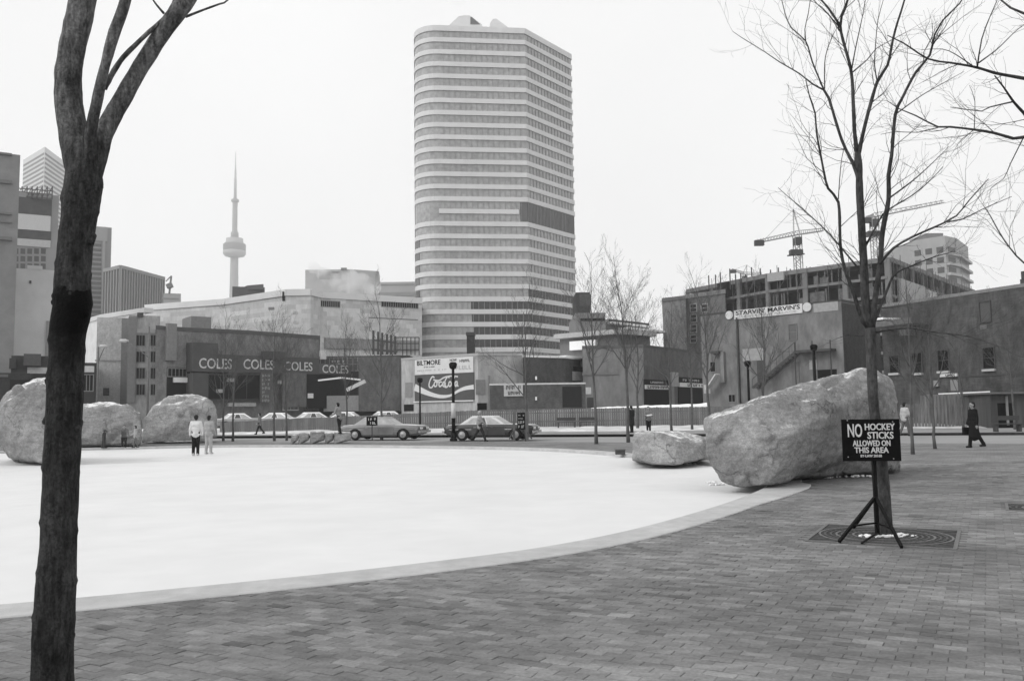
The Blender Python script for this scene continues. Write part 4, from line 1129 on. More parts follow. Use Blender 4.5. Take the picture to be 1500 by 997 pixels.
FW.panel(b_, 'parapet_step', mat('blank_white', .52), (40, 389, 62, 394.5), -2, .1); FW.panel(b_, 'vent', m_steel, (43, 411, 46, 415), 0, .2); FW.panel(b_, 'corner_pier', mat('pier_grey', .3), (67, 470, 74, 528), 0, .25)
# dark tower right of the near trunk
fpD, ZD, FD = front_block(100, 157, 331, 420, 40)
b_ = building('dark_tower', 'grey office tower with light rim right of the near trunk', fpD, ZD, mat('dtower', .24, var=.06, scale=.1))
FD.panel(b_, 'top_rim', mat('dtower_rim', .30), (100, 331, 157.5, 352), 0, .6); FD.panel(b_, 'corner_pier', mat('dtower_rim', .30), (149, 352.5, 153, 470), 0, .8)
for i in range(16): FD.panel(b_, 'window_row', mat('dtower_glass', .09, rough=.3), (101, 356 + i * 7, 148.5, 360 + i * 7), -.1, .2)
# ribbed block
A, Bc, Cc = at(152, 420, 395).xy, at(176, 420, 385).xy, at(240, 420, 420).xy
ZR = at(176, 389, 385).z
b_ = building('ribbed_block', 'dark office block with close vertical ribs left of the broadcast tower', [A, Bc, Cc, Cc + Cc.normalized() * 40, A + A.normalized() * 40], ZR, mat('ribbed_dark', .10, var=.08, scale=.1))
for F_, n in ((Facade(A, Bc), 6), (Facade(Bc, Cc), 17)):
    for i in range(n + 1):
        k = F_.L * i / n; mm = MB(); F_.slab(mm, max(0, k - .38), 2, min(F_.L, k + .38), ZR - 1.4, 0, .6); mm.build('rib', mat('rib_grey', .26), b_)
    mm = MB(); F_.slab(mm, 0, ZR - 1.35, F_.L, ZR + .2, -.2, .65); mm.build('coping', mat('rib_grey', .26), b_)
fpq, Zq, Fq = front_block(236, 262, 429.5, 300, 20)
b_ = building('far_plant_room', 'small pale rooftop block with a crane stub right of the ribbed block', fpq, Zq, mat('far_pale', .45))
Fq.panel(b_, 'panel_band', mat('far_band', .33), (238, 436, 262, 438), 0, .2)
mm = MB(); a = at(248, 430, 299); mm.bar(a, at(251, 404, 299), .5); mm.bar(at(245, 420, 299), at(252, 417, 299), 1.6); mm.bar(at(251, 404, 299), at(243, 412, 299), .3); mm.build('crane_stub', mat('crane_far', .2), b_)

# ---- low buildings on the left, street level
lb = mat_brickwall('brick_grey_a', .17, .20, blotch=.3); lb2 = mat_brickwall('brick_grey_b', .11, .14, blotch=.3); lb3 = mat_brickwall('brick_pale', .44, .48, blotch=.1)
fp_, Z_, F_ = front_block(-40, 42, 546, 118, 14)
b_ = building('dark_shop', 'low dark shopfront row behind the upright boulder', fp_, Z_, mat('shop_dark', .035, var=.3))
F_.panel(b_, 'fascia', mat('shop_fascia', .12), (-40, 548, 12, 552), 0, .3); F_.panel(b_, 'shop_window', m_glass_d, (14, 556, 40, 585), 0, .05)
fp_, Z_, F_ = front_block(14, 82, 521, 128, 14)
b_ = building('dark_low_building', 'dark low building with pale parapet between the near trunk and the left edge', fp_, Z_, mat('lowdark', .045, var=.3, scale=.6))
F_.panel(b_, 'roof_box', mat('lowdark2', .09), (35, 519, 60, 536), 0, 1.5); F_.panel(b_, 'white_fascia', m_offwhite, (40, 538, 80, 547), 0, .3); F_.panel(b_, 'roof_box', mat('lowdark', .045), (14, 525, 24, 540), 0, 1.0)
fp_, Z_, F_ = front_block(112, 140, 531, 120, 12)
b_ = building('corner_shop', 'dark two-storey shop with white sign band right of the near trunk', fp_, Z_, mat('lowdark', .045))
F_.panel(b_, 'sign_band', m_offwhite, (121, 536, 138, 545), 0, .3); F_.window(b_, (122, 549, 136, 572), m_glass_d, m_frame, nx=3)
fp_, Z_, F_ = front_block(139, 187, 465, 132, 30)
b_ = building('pale_wall_building', 'tall pale plain wall with one small door behind the far boulders', fp_, Z_, lb3)
F_.panel(b_, 'door', m_steel, (151, 568, 160, 579), 0, .1); F_.panel(b_, 'course', mat('course_grey', .28), (139, 527, 184, 529), 0, .08); F_.panel(b_, 'side_pier', mat('pier_mid', .2), (177, 466, 187, 592), 0, .25)
fp_, Z_, F_ = front_block(186, 232, 462, 122, 25)
b_ = building('loft_building', 'grey loft building with stacked dark windows left of the COLES shop', fp_, Z_, mat('loft_grey', .30, var=.2, scale=2, blotch=.25, bl_scale=.5, stretch=(1, 1, .4)))
for j in range(4):
    for x0, x1 in ((200, 212), (221, 231)): F_.window(b_, (x0, 491 + j * 24, x1, 506 + j * 24), m_glass_d, m_frame, fw=.1, nx=3)
F_.panel(b_, 'pilaster', mat('loft_pilaster', .18), (187, 464, 199, 590), 0, .3); F_.panel(b_, 'floor_band', mat('loft_band', .30), (200, 482, 232, 488), 0, .2); F_.panel(b_, 'roof_railing', m_steel, (201, 458, 210, 464), -1, .3)
# COLES
fp_, FS_ = by_tops([(229, 477), (282, 480.5), (361, 484), (468, 492)], 14.0, 25)
coles = building('bookshop', 'brick bookshop building with a dark fascia lettered COLES four times', fp_, 14.0, lb, parapet=(.5, .12), pm=mat('coping_dark', .09))
FS_[1].panel(coles, 'roof_hut', mat('hut_grey', .2), (281, 463, 311, 481), -5, -.5)
FS_[0].panel(coles, 'pier', mat('pier_mid', .2), (242, 474, 256, 528), 0, .6)
FS_[0].panel(coles, 'shop_opening', m_glass_d, (244, 538, 279, 590), 0, .05); FS_[0].panel(coles, 'white_sign', m_white, (253, 553, 279, 560), 0, .4)
FS_[0].window(coles, (246, 540, 278, 551), m_glass_d, m_frame, nx=6)
Fw = Facade((FS_[1].a.x, FS_[1].a.y - 2.6), (FS_[2].b.x, FS_[2].b.y - 2.6))
cf = mat('coles_fascia', .075, var=.15, scale=.5)
fz = Fw.panel(coles, 'fascia', cf, (281, 521, 466, 546), -2.4, .3)
Fw.panel(coles, 'upright', cf, (281, 502, 318, 520.8), -2.4, .28); Fw.panel(coles, 'upright', cf, (281, 546.2, 304, 592), -2.4, .28)
lt = mat('coles_letter', .55, var=.1)
Fw.text(fz, 'COLES', (290, 525, 338, 540), lt, d=.34, bold=.01); Fw.text(fz, 'COLES', (355, 526.5, 400, 541), lt, d=.34, bold=.01)
Fw.text(fz, 'COLES', (415, 530, 456, 543), lt, d=.34, bold=.01)
f2 = Fw.panel(coles, 'side_fascia', mat('coles_side', .10), (466.4, 533, 513, 548), -.6, .2); Fw.text(f2, 'COLES', (471, 534.5, 509, 546.5), lt, d=.25, bold=.01)
Fw.panel(coles, 'corner_sign', lt, (470, 513, 477, 526), -.3, .2)
Fw.panel(coles, 'rooftop_sign', m_steel, (382, 515, 413, 526.5), 0, .9)
for x0, x1 in ((305, 340), (342, 380)): Fw.window(coles, (x0, 549, x1, 584), m_glass_d, m_steel, nx=2)
vs = Fw.panel(coles, 'vertical_sign', mat('vs_dark', .10), (380, 546, 396, 590), 0, .35)
for j in range(7): Fw.scribble(vs, (382, 548.5 + j * 6, 394, 552.5 + j * 6), mat('vs_letter', .3), d=.4, n=3, seed=j)
Fw.panel(coles, 'brick_pier', lb2, (412, 546, 447, 596), 0, .4)
door = Fw.window(coles, (415, 560, 436, 600), mat('poster_grey', .16, var=.5, scale=2), mat('door_frame_pale', .4), nx=2, ny=3)
for j, (x, y, w_) in enumerate(((332, 554, 9), (316, 570, 8), (333, 590, 40), (406, 557, 4))): Fw.panel(coles, 'shop_notice', mat('notice', .33, var=.3, scale=3), (x, y, x + w_, y + 5), .05, .45)
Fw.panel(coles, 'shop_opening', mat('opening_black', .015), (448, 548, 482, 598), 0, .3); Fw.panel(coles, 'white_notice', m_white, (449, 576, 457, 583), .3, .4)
# arcade right of Coles
fp_, Z_, F_ = front_block(462, 600, 521, 139, 18)
b_ = building('glazed_arcade', 'low glazed arcade behind bare trees between the bookshop and the painted wall', fp_, Z_, mat('arcade_dark', .05, var=.2))
for x0, x1 in ((470, 508), (510, 552)): F_.window(b_, (x0, 524, x1, 542), mat('arcade_glass', .10), mat('arcade_bar', .28), nx=6, ny=2)
for j in range(3): F_.scribble(b_, (487 + j * 6, 528 + j * 4, 507, 531 + j * 4), lt, d=.6, n=5, seed=40 + j)
mm = MB(); mm.bar(at(466, 557, 121), at(500, 553, 121), .22); mm.bar(at(500, 553, 121), at(528, 556, 121), .22); mm.build('awning_edge', m_white, b_)
mm = MB(); mm.bar(at(508, 571, 120.5), at(535, 558, 120.5), .5); aw = mm.build('slanted_sign', m_offwhite, b_)
F_.panel(b_, 'pale_wall', mat('pale_wall', .30, blotch=.1), (484, 580, 535, 602), 0, 5); F_.panel(b_, 'brick_mass', lb2, (535, 526, 592, 602), 0, 6)
# timber scaffold frame
fr = empty('sign_gantry', (at(560, 510, 118).x, 118, 0), 'open dark steel sign frame on the roof before the shopping centre', 'frame')
mm = MB()
for x in (547, 554, 560, 567, 573, 579): a = at(x, 519, 118); mm.bar(a, Vector((a.x, a.y, at(x, 484 + (x - 547) * .25, 118).z)), .28); 
for x in range(590, 616, 6): a = at(x, 520, 119); mm.bar(a, Vector((a.x, a.y, at(x, 494, 119).z)), .12)
for y in (494, 503, 512): mm.bar(at(579, y, 119), at(614, y, 119), .12)
mm.bar(at(545, 512, 118), at(582, 515, 118), .3); mm.bar(at(547, 498, 118), at(579, 502, 118), .2)
mm.build('frame_bars', m_steel, fr)

# ---- painted wall with the soft-drink sign
fp_, FS_ = by_tops([(588, 525), (700, 517.5), (766, 518)], 8.6, 20)
wall = building('painted_wall_building', 'low pale-rendered building carrying two painted wall signs', fp_, 8.6, mat('render_grey', .36, var=.14, scale=2.0, blotch=.25, bl_scale=.5, stretch=(1, 1, .4)), parapet=(.25, .06), pm=mat('render_cap', .36))
Fp = Facade(FS_[0].a, FS_[1].a)
s1 = Fp.panel(wall, 'cinema_sign', mat('cinema_white', .60, var=.08, scale=1), (608.5, 524.5, 694, 547), 0, .12)
Fp.text(s1, 'BILTMORE', (612, 527.5, 646, 534.5), m_black, d=.14, bold=.01); Fp.text(s1, 'NOW', (660, 525.5, 670, 529), m_black, d=.14); Fp.scribble(s1, (674, 526, 692, 530), m_steel, d=.13, n=7, seed=3)
Fp.scribble(s1, (622, 536.5, 638, 538.2), m_steel, d=.13, n=6, seed=5); Fp.scribble(s1, (612, 541, 655, 543), mat('sign_faint', .4), d=.13, n=14, seed=6); Fp.scribble(s1, (668, 535, 692, 541), mat('sign_faint', .4), d=.13, n=5, seed=8)
s2 = Fp.panel(wall, 'drink_sign', mat('drink_red_grey', .085, var=.08, scale=1), (608.5, 547.3, 695, 586.5), 0, .12)
wm = mat('drink_white', .62, var=.05)
# script wordmark built from tapering strokes
def stroke(F_, pts, ws, parent, name, material, d=.14):
    mm = MB(); n = len(pts)
    uv = [Vector(F_.hit(x, y)) for x, y in pts]; sc_ = (F_.hit(700, 560)[0] - F_.hit(600, 560)[0]) / 100.0
    P2 = []; W2 = []
    for i in range(n - 1):
        a, b, c, d_ = uv[max(i - 1, 0)], uv[i], uv[i + 1], uv[min(i + 2, n - 1)]
        for j in range(6):
            t = j / 6; P2.append(.5 * ((2 * b) + (c - a) * t + (2 * a - 5 * b + 4 * c - d_) * t * t + (3 * b - a - 3 * c + d_) * t ** 3)); W2.append(ws[i] + (ws[i + 1] - ws[i]) * t)
    P2.append(uv[-1]); W2.append(ws[-1])
    for i, p in enumerate(P2):
        t = (P2[min(i + 1, len(P2) - 1)] - P2[max(i - 1, 0)]).normalized(); nn_ = Vector((-t.y, t.x)) * (W2[i] * sc_ / 2)
        for q_ in (p + nn_, p - nn_): mm.v.append(tuple(F_.pt(q_.x, q_.y, d)))
    for i in range(len(P2) - 1): mm.f.append((2 * i, 2 * i + 1, 2 * i + 3, 2 * i + 2)); mm.mi.append(0)
    k = len(mm.v)
    for v in list(mm.v): mm.v.append(tuple(Vector(v) - F_.n * .03))
    for i in range(len(P2) - 1): mm.f.append((2 * i + 2 + k, 2 * i + 3 + k, 2 * i + 1 + k, 2 * i + k)); mm.mi.append(0); mm.f.append((2 * i, 2 * i + 2, 2 * i + 2 + k, 2 * i + k)); mm.mi.append(0); mm.f.append((2 * i + 1, 2 * i + 1 + k, 2 * i + 3 + k, 2 * i + 3)); mm.mi.append(0)
    return fix_normals(mm.build(name, material, parent))
stroke(Fp, [(608.6, 567), (618, 571.5), (630, 576.5), (642, 579.8), (652, 580.5), (662, 578.5), (672, 572.5), (682, 568.5), (695, 566.5)], [8, 6.5, 5, 4, 3.4, 2.4, 3, 4, 5], s2, 'wave', wm)
for pts in ([(637.5, 553), (634.5, 551.5), (631.5, 556), (629.5, 563), (630.5, 567), (633.5, 567.3), (636.5, 563)], [(641, 559.5), (638.5, 559), (637, 563), (638.5, 566), (641, 564), (641.3, 560), (644, 559.5)], [(648.5, 559.5), (645.5, 559.3), (644, 563), (645.5, 566), (649, 563)], [(653.5, 559.5), (650.5, 559.5), (649.5, 563.5), (651.5, 565.8), (653.5, 560), (653.3, 564.5), (655, 565.5)],
            [(659.5, 553), (656.5, 552), (653.5, 556.5), (651.8, 562.5), (652.8, 566.5), (656, 566.5), (658.5, 562.5)], [(662, 559.5), (659.5, 559), (658.3, 563), (659.8, 565.8), (662, 563.5), (662, 560)], [(667.5, 551), (665, 557), (663.8, 563.5), (664.8, 566), (667, 563.5)], [(671.5, 559), (668.5, 559), (667.5, 563), (669, 565.5), (671, 560), (671, 564.5), (672.8, 565)],
            [(636, 556), (644, 557), (652, 552.5), (662, 550.5), (672, 551.5)]):
    stroke(Fp, pts, [1.5] * len(pts), s2, 'script_stroke', wm, .145)
Fp.panel(wall, 'sign_shelf', m_white, (608, 586.8, 695.5, 588.2), 0, .3)
Fp.panel(wall, 'basement_window', m_glass_d, (592, 592, 606, 602), 0, .05)
Fq = FS_[1]; Fq.panel(wall, 'basement_window', m_glass_d, (699, 590, 713, 601), 0, .05); Fq.panel(wall, 'vent_panel', mat('render_dark', .22), (697, 556, 711, 578), 0, .06); Fq.panel(wall, 'downpipe', m_frame, (715, 550, 717.5, 602), 0, .2)
Fp.panel(wall, 'blocked_window', mat('render_dark', .22), (594, 560, 604, 582), 0, .05)
chm = empty('chimney_stack', (at(689, 520, 108).x, 108, 0), 'single dark square chimney in front of the striped tower', 'chimney')
m = MB(); a = at(683.5, 487, 108); b = at(695, 487, 108); m.box(a.x, 108, -.3, b.x, 109.2, a.z); m.build('shaft', mat('chim_dark', .04, var=.3), chm)
m = MB(); m.box(a.x - .08, 107.92, a.z - .35, b.x + .08, 109.28, a.z + .05); m.build('cap', mat('chim_dark2', .06), chm)

# ---- dark brick pair right of it
db = mat_brickwall('brick_dark', .075, .095, var=.25)
fp_, FS_ = by_tops([(766, 520.5), (828, 522), (860, 526)], 8.3, 14)
b_ = building('dark_brick_house', 'dark two-storey brick back building right of the painted wall', fp_, 8.3, db, parapet=(.2, .12), pm=m_snow)
fp_, Z_, F_ = front_block(718, 858, 561.5, 88, 8)
b2 = building('dark_brick_annex', 'low dark brick annex carrying a small pale sign', fp_, Z_, db, parapet=(.12, .06), pm=mat('annex_cap', .5))
sg_ = F_.panel(b2, 'sign', mat('annex_sign', .42, var=.1), (738, 562.5, 766, 580), 0, .15)
F_.scribble(sg_, (741, 564.5, 763, 570.5), m_steel, d=.17, n=5, seed=12); F_.scribble(sg_, (740, 573, 764, 578), m_steel, d=.17, n=6, seed=14)
F_.panel(b2, 'dark_door', mat('door_black', .02), (824, 566, 852, 596), 0, .06)
for y in (553, 583): F_.panel(b2, 'wall_lamp', m_white, (784, y - 2, 786.5, y + 3), 0, .25)
# roofs stepping up behind
fp_, FS_ = by_tops([(820, 491), (905, 484), (952, 488)], 11.5, 20)
b_ = building('flat_roof_block', 'grey flat-roofed block with overhanging pale roof edge right of the striped tower', fp_, 11.5, mat('mid_grey', .16, var=.12))
mm = MB()
for Fq in FS_: Fq.slab(mm, -.3, 11.0, Fq.L + .1, 11.6, -3, 1.0)
mm.build('roof_edge', mat('edge_pale', .40), b_)
FS_[0].panel(b_, 'snowy_ledge', m_snow, (838, 499, 876, 512), 0, .6); FS_[0].panel(b_, 'lower_roof', m_snow, (828, 523, 856, 526), 0, 4); FS_[0].panel(b_, 'shop_box', mat('shop_pale', .4, var=.2), (834, 545, 856, 558), 0, 3); FS_[0].panel(b_, 'dark_gap', m_black, (828, 538, 856, 545), 0, 2.5)
fp_, Z_, F_ = front_block(847, 868, 428, 170, 10)
b_ = building('dark_stack', 'narrow dark tower stub against the sky right of the striped tower', fp_, Z_, mat('stub_dark', .05, var=.2)); F_.panel(b_, 'louvre', mat('stub_louvre', .09), (849, 431, 866, 448), 0, .2)
fp_, Z_, F_ = front_block(846, 890, 458, 165, 20)
b_ = building('grey_back_block', 'mid-grey block behind the flat roofs right of the striped tower', fp_, Z_, mat('mid_grey2', .22, var=.1)); F_.panel(b_, 'window_row', m_glass_d, (850, 466, 886, 470), 0, .05)
fp_, FS_ = by_tops([(868, 466), (948, 475)], 21.0, 20)
b_ = building('stepped_roof_block', 'stepped roof block with snowy ledges in the gap of sky', fp_, 21.0, mat('mid_grey3', .18, var=.1), parapet=(.5, .5), pm=mat('edge_pale', .40))
FS_[0].panel(b_, 'snowy_ledge', m_snow, (890, 474.5, 948, 477.5), 0, 1.5); FS_[0].panel(b_, 'dark_band', m_steel, (890, 470.5, 948, 474), 0, .6); FS_[0].panel(b_, 'snowy_ledge', m_snow, (905, 483, 962, 486), 0, 3)

# ---- shop block with two dark openings
fp_, FS_ = by_tops([(853, 507), (942, 505)], 9.6, 18)
b_ = building('plain_rendered_building', 'plain grey rendered back wall left of the dark shop openings', fp_, 9.6, mat('render_mid', .19, var=.16, scale=1.8, blotch=.25, bl_scale=.5, stretch=(1, 1, .4)), parapet=(.3, .1), pm=mat('render_cap2', .12))
FS_[0].panel(b_, 'course', mat('course_dark', .17), (853, 545.5, 905, 549), 0, .1); FS_[0].panel(b_, 'door', mat('door_grey', .06), (860, 582, 871, 597), 0, .08); FS_[0].panel(b_, 'notice', m_offwhite, (858, 567, 866, 577), 0, .06)
fp_, FS_ = by_tops([(942, 505), (1035, 516)], 9.6, 16)
b_ = building('shop_back_building', 'darker building with two black openings and white sign strips', fp_, 9.6, mat('render_dark2', .115, var=.2, scale=1.8, blotch=.25, bl_scale=.5, stretch=(1, 1, .4)), parapet=(.3, .1), pm=mat('render_cap3', .08))
F_ = FS_[0]
for x0, x1, y in ((943, 979, 556), (993, 1032, 553)):
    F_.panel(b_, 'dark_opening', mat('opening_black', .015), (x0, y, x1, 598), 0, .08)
    s_ = F_.panel(b_, 'sign_strip', mat('strip_white', .6), (x0 + .5, y + 8, x1 - .5, y + 14), 0, .22)
    F_.scribble(s_, (x0 + 3, y + 9, x1 - 3, y + 13), m_steel, d=.24, n=8, seed=x0); F_.scribble(b_, (x0 + 6, y + 2.5, x1 - 8, y + 5.5), mat('strip_small', .4), d=.12, n=9, seed=x0 + 1)
F_.panel(b_, 'pale_pier', mat('pier_pale', .30), (980, 545, 990, 566), 0, .4); F_.panel(b_, 'pale_end', mat('pier_pale', .30), (1033, 517, 1044, 600), 0, .3); F_.panel(b_, 'jamb', mat('pier_mid', .2), (980, 566.3, 984, 598), 0, .4)

# ---- burlesque house
SZ = 12.6
fp_, FS_ = by_tops([(1026, 461), (1232, 439)], SZ, 14)
a_, b_pt = fp_[0], fp_[1]
bd = (b_pt - a_).normalized(); nb_ = Vector((-bd.y, bd.x))
fp_ = [a_, b_pt, b_pt + nb_ * 9, a_ + nb_ * 9]
burl = building('burlesque_house', 'three-storey rendered rear wall with the long white STARVIN\' MARVIN\'S sign', fp_, SZ, mat('burl_render', .165, var=.18, scale=1.6, blotch=.35, bl_scale=.6, stretch=(1, 1, .45)), parapet=(.18, .06), pm=mat('burl_cap', .07))
F_ = Facade(a_, b_pt)
fs = Facade(b_pt, b_pt + nb_ * 9); mm = MB(); fs.slab(mm, .02, -.2, fs.L, SZ - .3, -.1, .05); mm.build('side_wall', mat_brickwall('brick_side', .05, .07), burl)
# the sign slopes with the wall: use metres
k0, zt0 = F_.hit(1076, 454.5); k1, _ = F_.hit(1176, 449)
zt0 = F_.hit(1076, 455)[1]; zb0 = F_.hit(1076, 468)[1]
mm = MB(); F_.slab(mm, k0, zb0, k1, zt0, 0, .15); sg_ = mm.build('long_sign', mat('burl_sign', .58, var=.08), burl)
def tmetres(parent, txt, k0, z0, k1, z1, material, F_=F_, d=.17, bold=.0):
    me = text_mesh(txt, bold); xs = [v.co.x for v in me.vertices]; ys = [v.co.y for v in me.vertices]
    sx = (k1 - k0) / (max(xs) - min(xs)); sy = (z1 - z0) / (max(ys) - min(ys)); x0, y0 = min(xs), min(ys); c = F_.pt(k0, z0, d)
    for v in me.vertices: v.co = F_.u * ((v.co.x - x0) * sx) + Vector((0, 0, (v.co.y - y0) * sy)) + F_.n * (v.co.z * .5)
    me.materials.append(material); return link('lettering', me, c, parent)
hh = zt0 - zb0
tmetres(sg_, "STARVIN' MARVIN'S", k0 + .25, zb0 + hh * .44, k1 - .25, zb0 + hh * .92, m_black, bold=.015)
tmetres(sg_, 'BURLESQUE PALACE', k0 + .9, zb0 + hh * .10, k1 - .7, zb0 + hh * .34, mat('sign_faint', .4), bold=.0)
for kx in (k0 - .62, k1 + .55):
    mm = MB(); c = F_.pt(kx, (zt0 + zb0) / 2 + .05, .1)
    ca = [c + F_.u * (math.cos(t * math.pi / 12) * .48) + Vector((0, 0, math.sin(t * math.pi / 12) * .48)) for t in range(24)]
    mm.add(ca + [p + F_.n * .1 for p in ca], [tuple(range(24, 48)), tuple(reversed(range(24)))] + [(t, (t + 1) % 24, (t + 1) % 24 + 24, t + 24) for t in range(24)])
    fix_normals(mm.build('round_sign', mat('round_white', .55, var=.1), burl))
F_.panel(burl, 'pale_patch', mat('patch_pale', .30), (1192, 443, 1228, 456), 0, .05)
for r in ((1110, 478, 1117, 491), (1156, 475, 1167, 497)): F_.window(burl, r, mat('pane_mid', .12), mat('frame_mid', .17), fw=.08, ny=2)
F_.window(burl, (1041, 530, 1048, 544), m_glass_d, m_frame, fw=.08); F_.window(burl, (1068, 578, 1077, 588), m_glass_d, m_frame, fw=.08, nx=2)
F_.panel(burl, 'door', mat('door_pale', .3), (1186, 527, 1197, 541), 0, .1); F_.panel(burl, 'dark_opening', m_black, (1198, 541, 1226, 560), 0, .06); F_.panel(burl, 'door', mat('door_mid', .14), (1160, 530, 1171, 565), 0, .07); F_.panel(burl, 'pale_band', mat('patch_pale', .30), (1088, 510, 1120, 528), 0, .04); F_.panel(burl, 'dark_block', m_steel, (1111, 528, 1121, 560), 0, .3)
# iron landing and stair
mm = MB()
kA, zA = F_.hit(1225, 513); kB, zB = F_.hit(1173, 514); F_.slab(mm, kB, zB - .25, kA, zB, .05, 1.3); land = mm.build('landing', m_steel, burl)
kC, zC = F_.hit(1110, 568)
mm = MB(); 
for d_ in (.15, 1.1): mm.bar(F_.pt(kB, zB - .1, d_), F_.pt(kC, zC, d_), .12, .25)
for i in range(14): t = i / 13; p = F_.pt(kB + (kC - kB) * t, zB + (zC - zB) * t, .62); mm.bar(p - F_.n * .48, p + F_.n * .48, .22, .05)
mm.bar(F_.pt(kB, zB + .95, 1.1), F_.pt(kC, zC + .95, 1.1), .06)
for i in range(8): t = i / 7; p = F_.pt(kB + (kC - kB) * t, zB + (zC - zB) * t, 1.1); mm.bar(p, p + Vector((0, 0, .95)), .04)
mm.build('iron_stair', m_steel, burl)
mm = MB()
for k in (kA, kB, (kA + kB) / 2): mm.bar(F_.pt(k - .05, 0, 1.2), F_.pt(k - .05, zB + .9, 1.2), .09)
mm.build('landing_posts', m_steel, land)
mm = MB(); kD, zD = F_.hit(1043, 571); kE, zE = F_.hit(1058, 548); mm.bar(F_.pt(kD, zD, 1), F_.pt(kE, zE, 1), .9, .15); mm.bar(F_.pt(kD, zD - .4, 1), F_.pt(kD, zD + .6, 1), .7, .15); mm.build('snowy_hood', m_offwhite, burl)
F_.panel(burl, 'duct', mat('duct_grey', .2), (1058, 515, 1063, 560), 0, .4); F_.panel(burl, 'lamp_bracket', m_steel, (1046, 514.5, 1058, 518), 0, .8)
for x in (1082.5,): F_.panel(burl, 'downpipe', m_steel, (x - 1, 465, x + 1, 590), 0, .25)

# ---- concrete frame under construction behind
CZ = 30.0
fp_, FS_ = by_tops([(1008, 424), (1125, 401), (1300, 377), (1424, 425)], CZ, 20)
site = building('concrete_frame', 'unfinished concrete frame building with open storeys under two cranes', offs([Vector(p) for p in fp_], -5.0), CZ - .95, mat('frame_dark', .03, var=.3, scale=.4), cat='building site')
cgm = mat('frame_conc', .18, var=.12, scale=.5)
for i, Fq in enumerate(FS_):
    for j in range(8):
        z = CZ - j * 3.6; mm = MB(); Fq.slab(mm, 0, z - (.55 if j else .9), Fq.L, z, -7, .6 + .02 * i); mm.build('floor_slab', cgm, site)
    n = max(2, int(Fq.L / 7))
    for t in range(n + 1): mm = MB(); k = Fq.L * t / n; Fq.slab(mm, k - .5, 0, k + .5, CZ - .3, .0, .45 + .02 * i); mm.build('column', cgm, site)
q = random.Random(4); mm = MB()
for x in range(1040, 1300, 9): 
    a = at(x + q.uniform(-3, 3), 420 - (x - 1008) * .15, FS_[1].a.y + 6); mm.bar(Vector((a.x, a.y, CZ - 2.4)), Vector((a.x, a.y, CZ + q.uniform(.6, 2.6))), .22)
mm.build('starter_bars', m_steel, site)
for Fq, n in ((FS_[0], 40), (FS_[1], 60), (FS_[2], 40)):
    pr = MB()
    for t in range(n):
        j = q.randrange(0, 4); z1 = CZ - j * 3.6 - 1.0; z0 = z1 - 2.5; k = q.uniform(1, Fq.L - 1)
        if q.random() < .7: Fq.slab(pr, k, z0, k + q.uniform(.12, .3), z1, .05, .3)
        else: Fq.slab(pr, k, z0, k + q.uniform(.6, 2.4), z0 + q.uniform(.6, 2.2), .05, .4)
    for t in range(int(Fq.L / 2.2)):
        k = t * 2.2 + .4; pr.bar(Fq.pt(k, CZ - 11, .9), Fq.pt(k, CZ + q.uniform(-1, 1.6), .9), .09)
        if t % 2: pr.bar(Fq.pt(k, CZ - 4, .9), Fq.pt(k + 2.2, CZ - 1, .9), .07)
    o = pr.build('shoring', mat('shoring', .12, var=.4, scale=1.5), site); o['kind'] = 'stuff'
FS_[0].panel(site, 'formwork', m_black, (1058, 414, 1072, 436), 0, 1.5); FS_[1].panel(site, 'hoarding', mat('hoard', .33), (1128, 400, 1152, 412), .6, 1.2); FS_[2].panel(site, 'hoarding', mat('hoard', .33), (1310, 415, 1345, 450), .6, 1.4); FS_[2].panel(site, 'tarpaulin', mat('tarp', .42, var=.2), (1348, 428, 1362, 468), .6, 1.6)
fp_, FS_ = by_tops([(970, 437), (1004, 433)], 27.0, 25)
b_ = building('brick_warehouse', 'plain grey-brick block at the left end of the concrete frame', fp_, 27.0, mat_brickwall('brick_mid', .17, .20), parapet=(.8, .3), pm=mat('coping_mid', .12))
fp_, FS_ = by_tops([(1004, 432), (1062, 424)], 28.0, 25)
b_ = building('old_loft', 'weathered loft front with windows beside the concrete frame', fp_, 28.0, mat('oldloft', .14, var=.15, blotch=.2), parapet=(.9, .4), pm=mat('coping_mid2', .2))
for i in range(2):
    for j in range(4): FS_[0].window(b_, (1012 + i * 16, 446 + j * 15, 1020 + i * 16, 456 + j * 15), m_glass_d, mat('frame_pale', .36), fw=.25, ny=2)
# apartment tower
A, Bc, Cc, Dc = at(1337, 380, 245).xy, at(1386, 380, 238).xy, at(1403, 380, 242).xy, at(1419, 380, 256).xy
ZA = at(1386, 345, 238).z
b_ = building('apartment_tower', 'pale apartment tower with stacked balconies behind the unfinished frame', [A, Bc, Cc, Dc, Dc + Vector((0, 20)), A + Vector((0, 20))], ZA, mat('apart_pale', .38, var=.07, scale=.4), cat='tower')
for Fq, n in ((Facade(A, Bc), 3), (Facade(Bc, Cc), 1), (Facade(Cc, Dc), 1)):
    z = ZA - 3.0
    while z > 25:
        for i in range(n):
            w = Fq.L / n; mm = MB(); Fq.slab(mm, i * w + w * .2, z - 1.7, i * w + w * .8, z, -.1, .08); mm.build('window', mat('apart_glass', .11, rough=.3), b_)
        if n == 1: mm = MB(); Fq.slab(mm, .2, z - 2.5, Fq.L - .1, z - 1.75, .02, 1.0); mm.build('balcony', mat('apart_balcony', .45), b_)
        z -= 2.9
a = at(1356, 350, 244); c_ = at(1382, 350, 244); mm = MB(); mm.box(a.x, 244, ZA - .5, c_.x, 254, at(1368, 341.5, 244).z); mm.build('penthouse', mat('apart_pent', .2), b_)

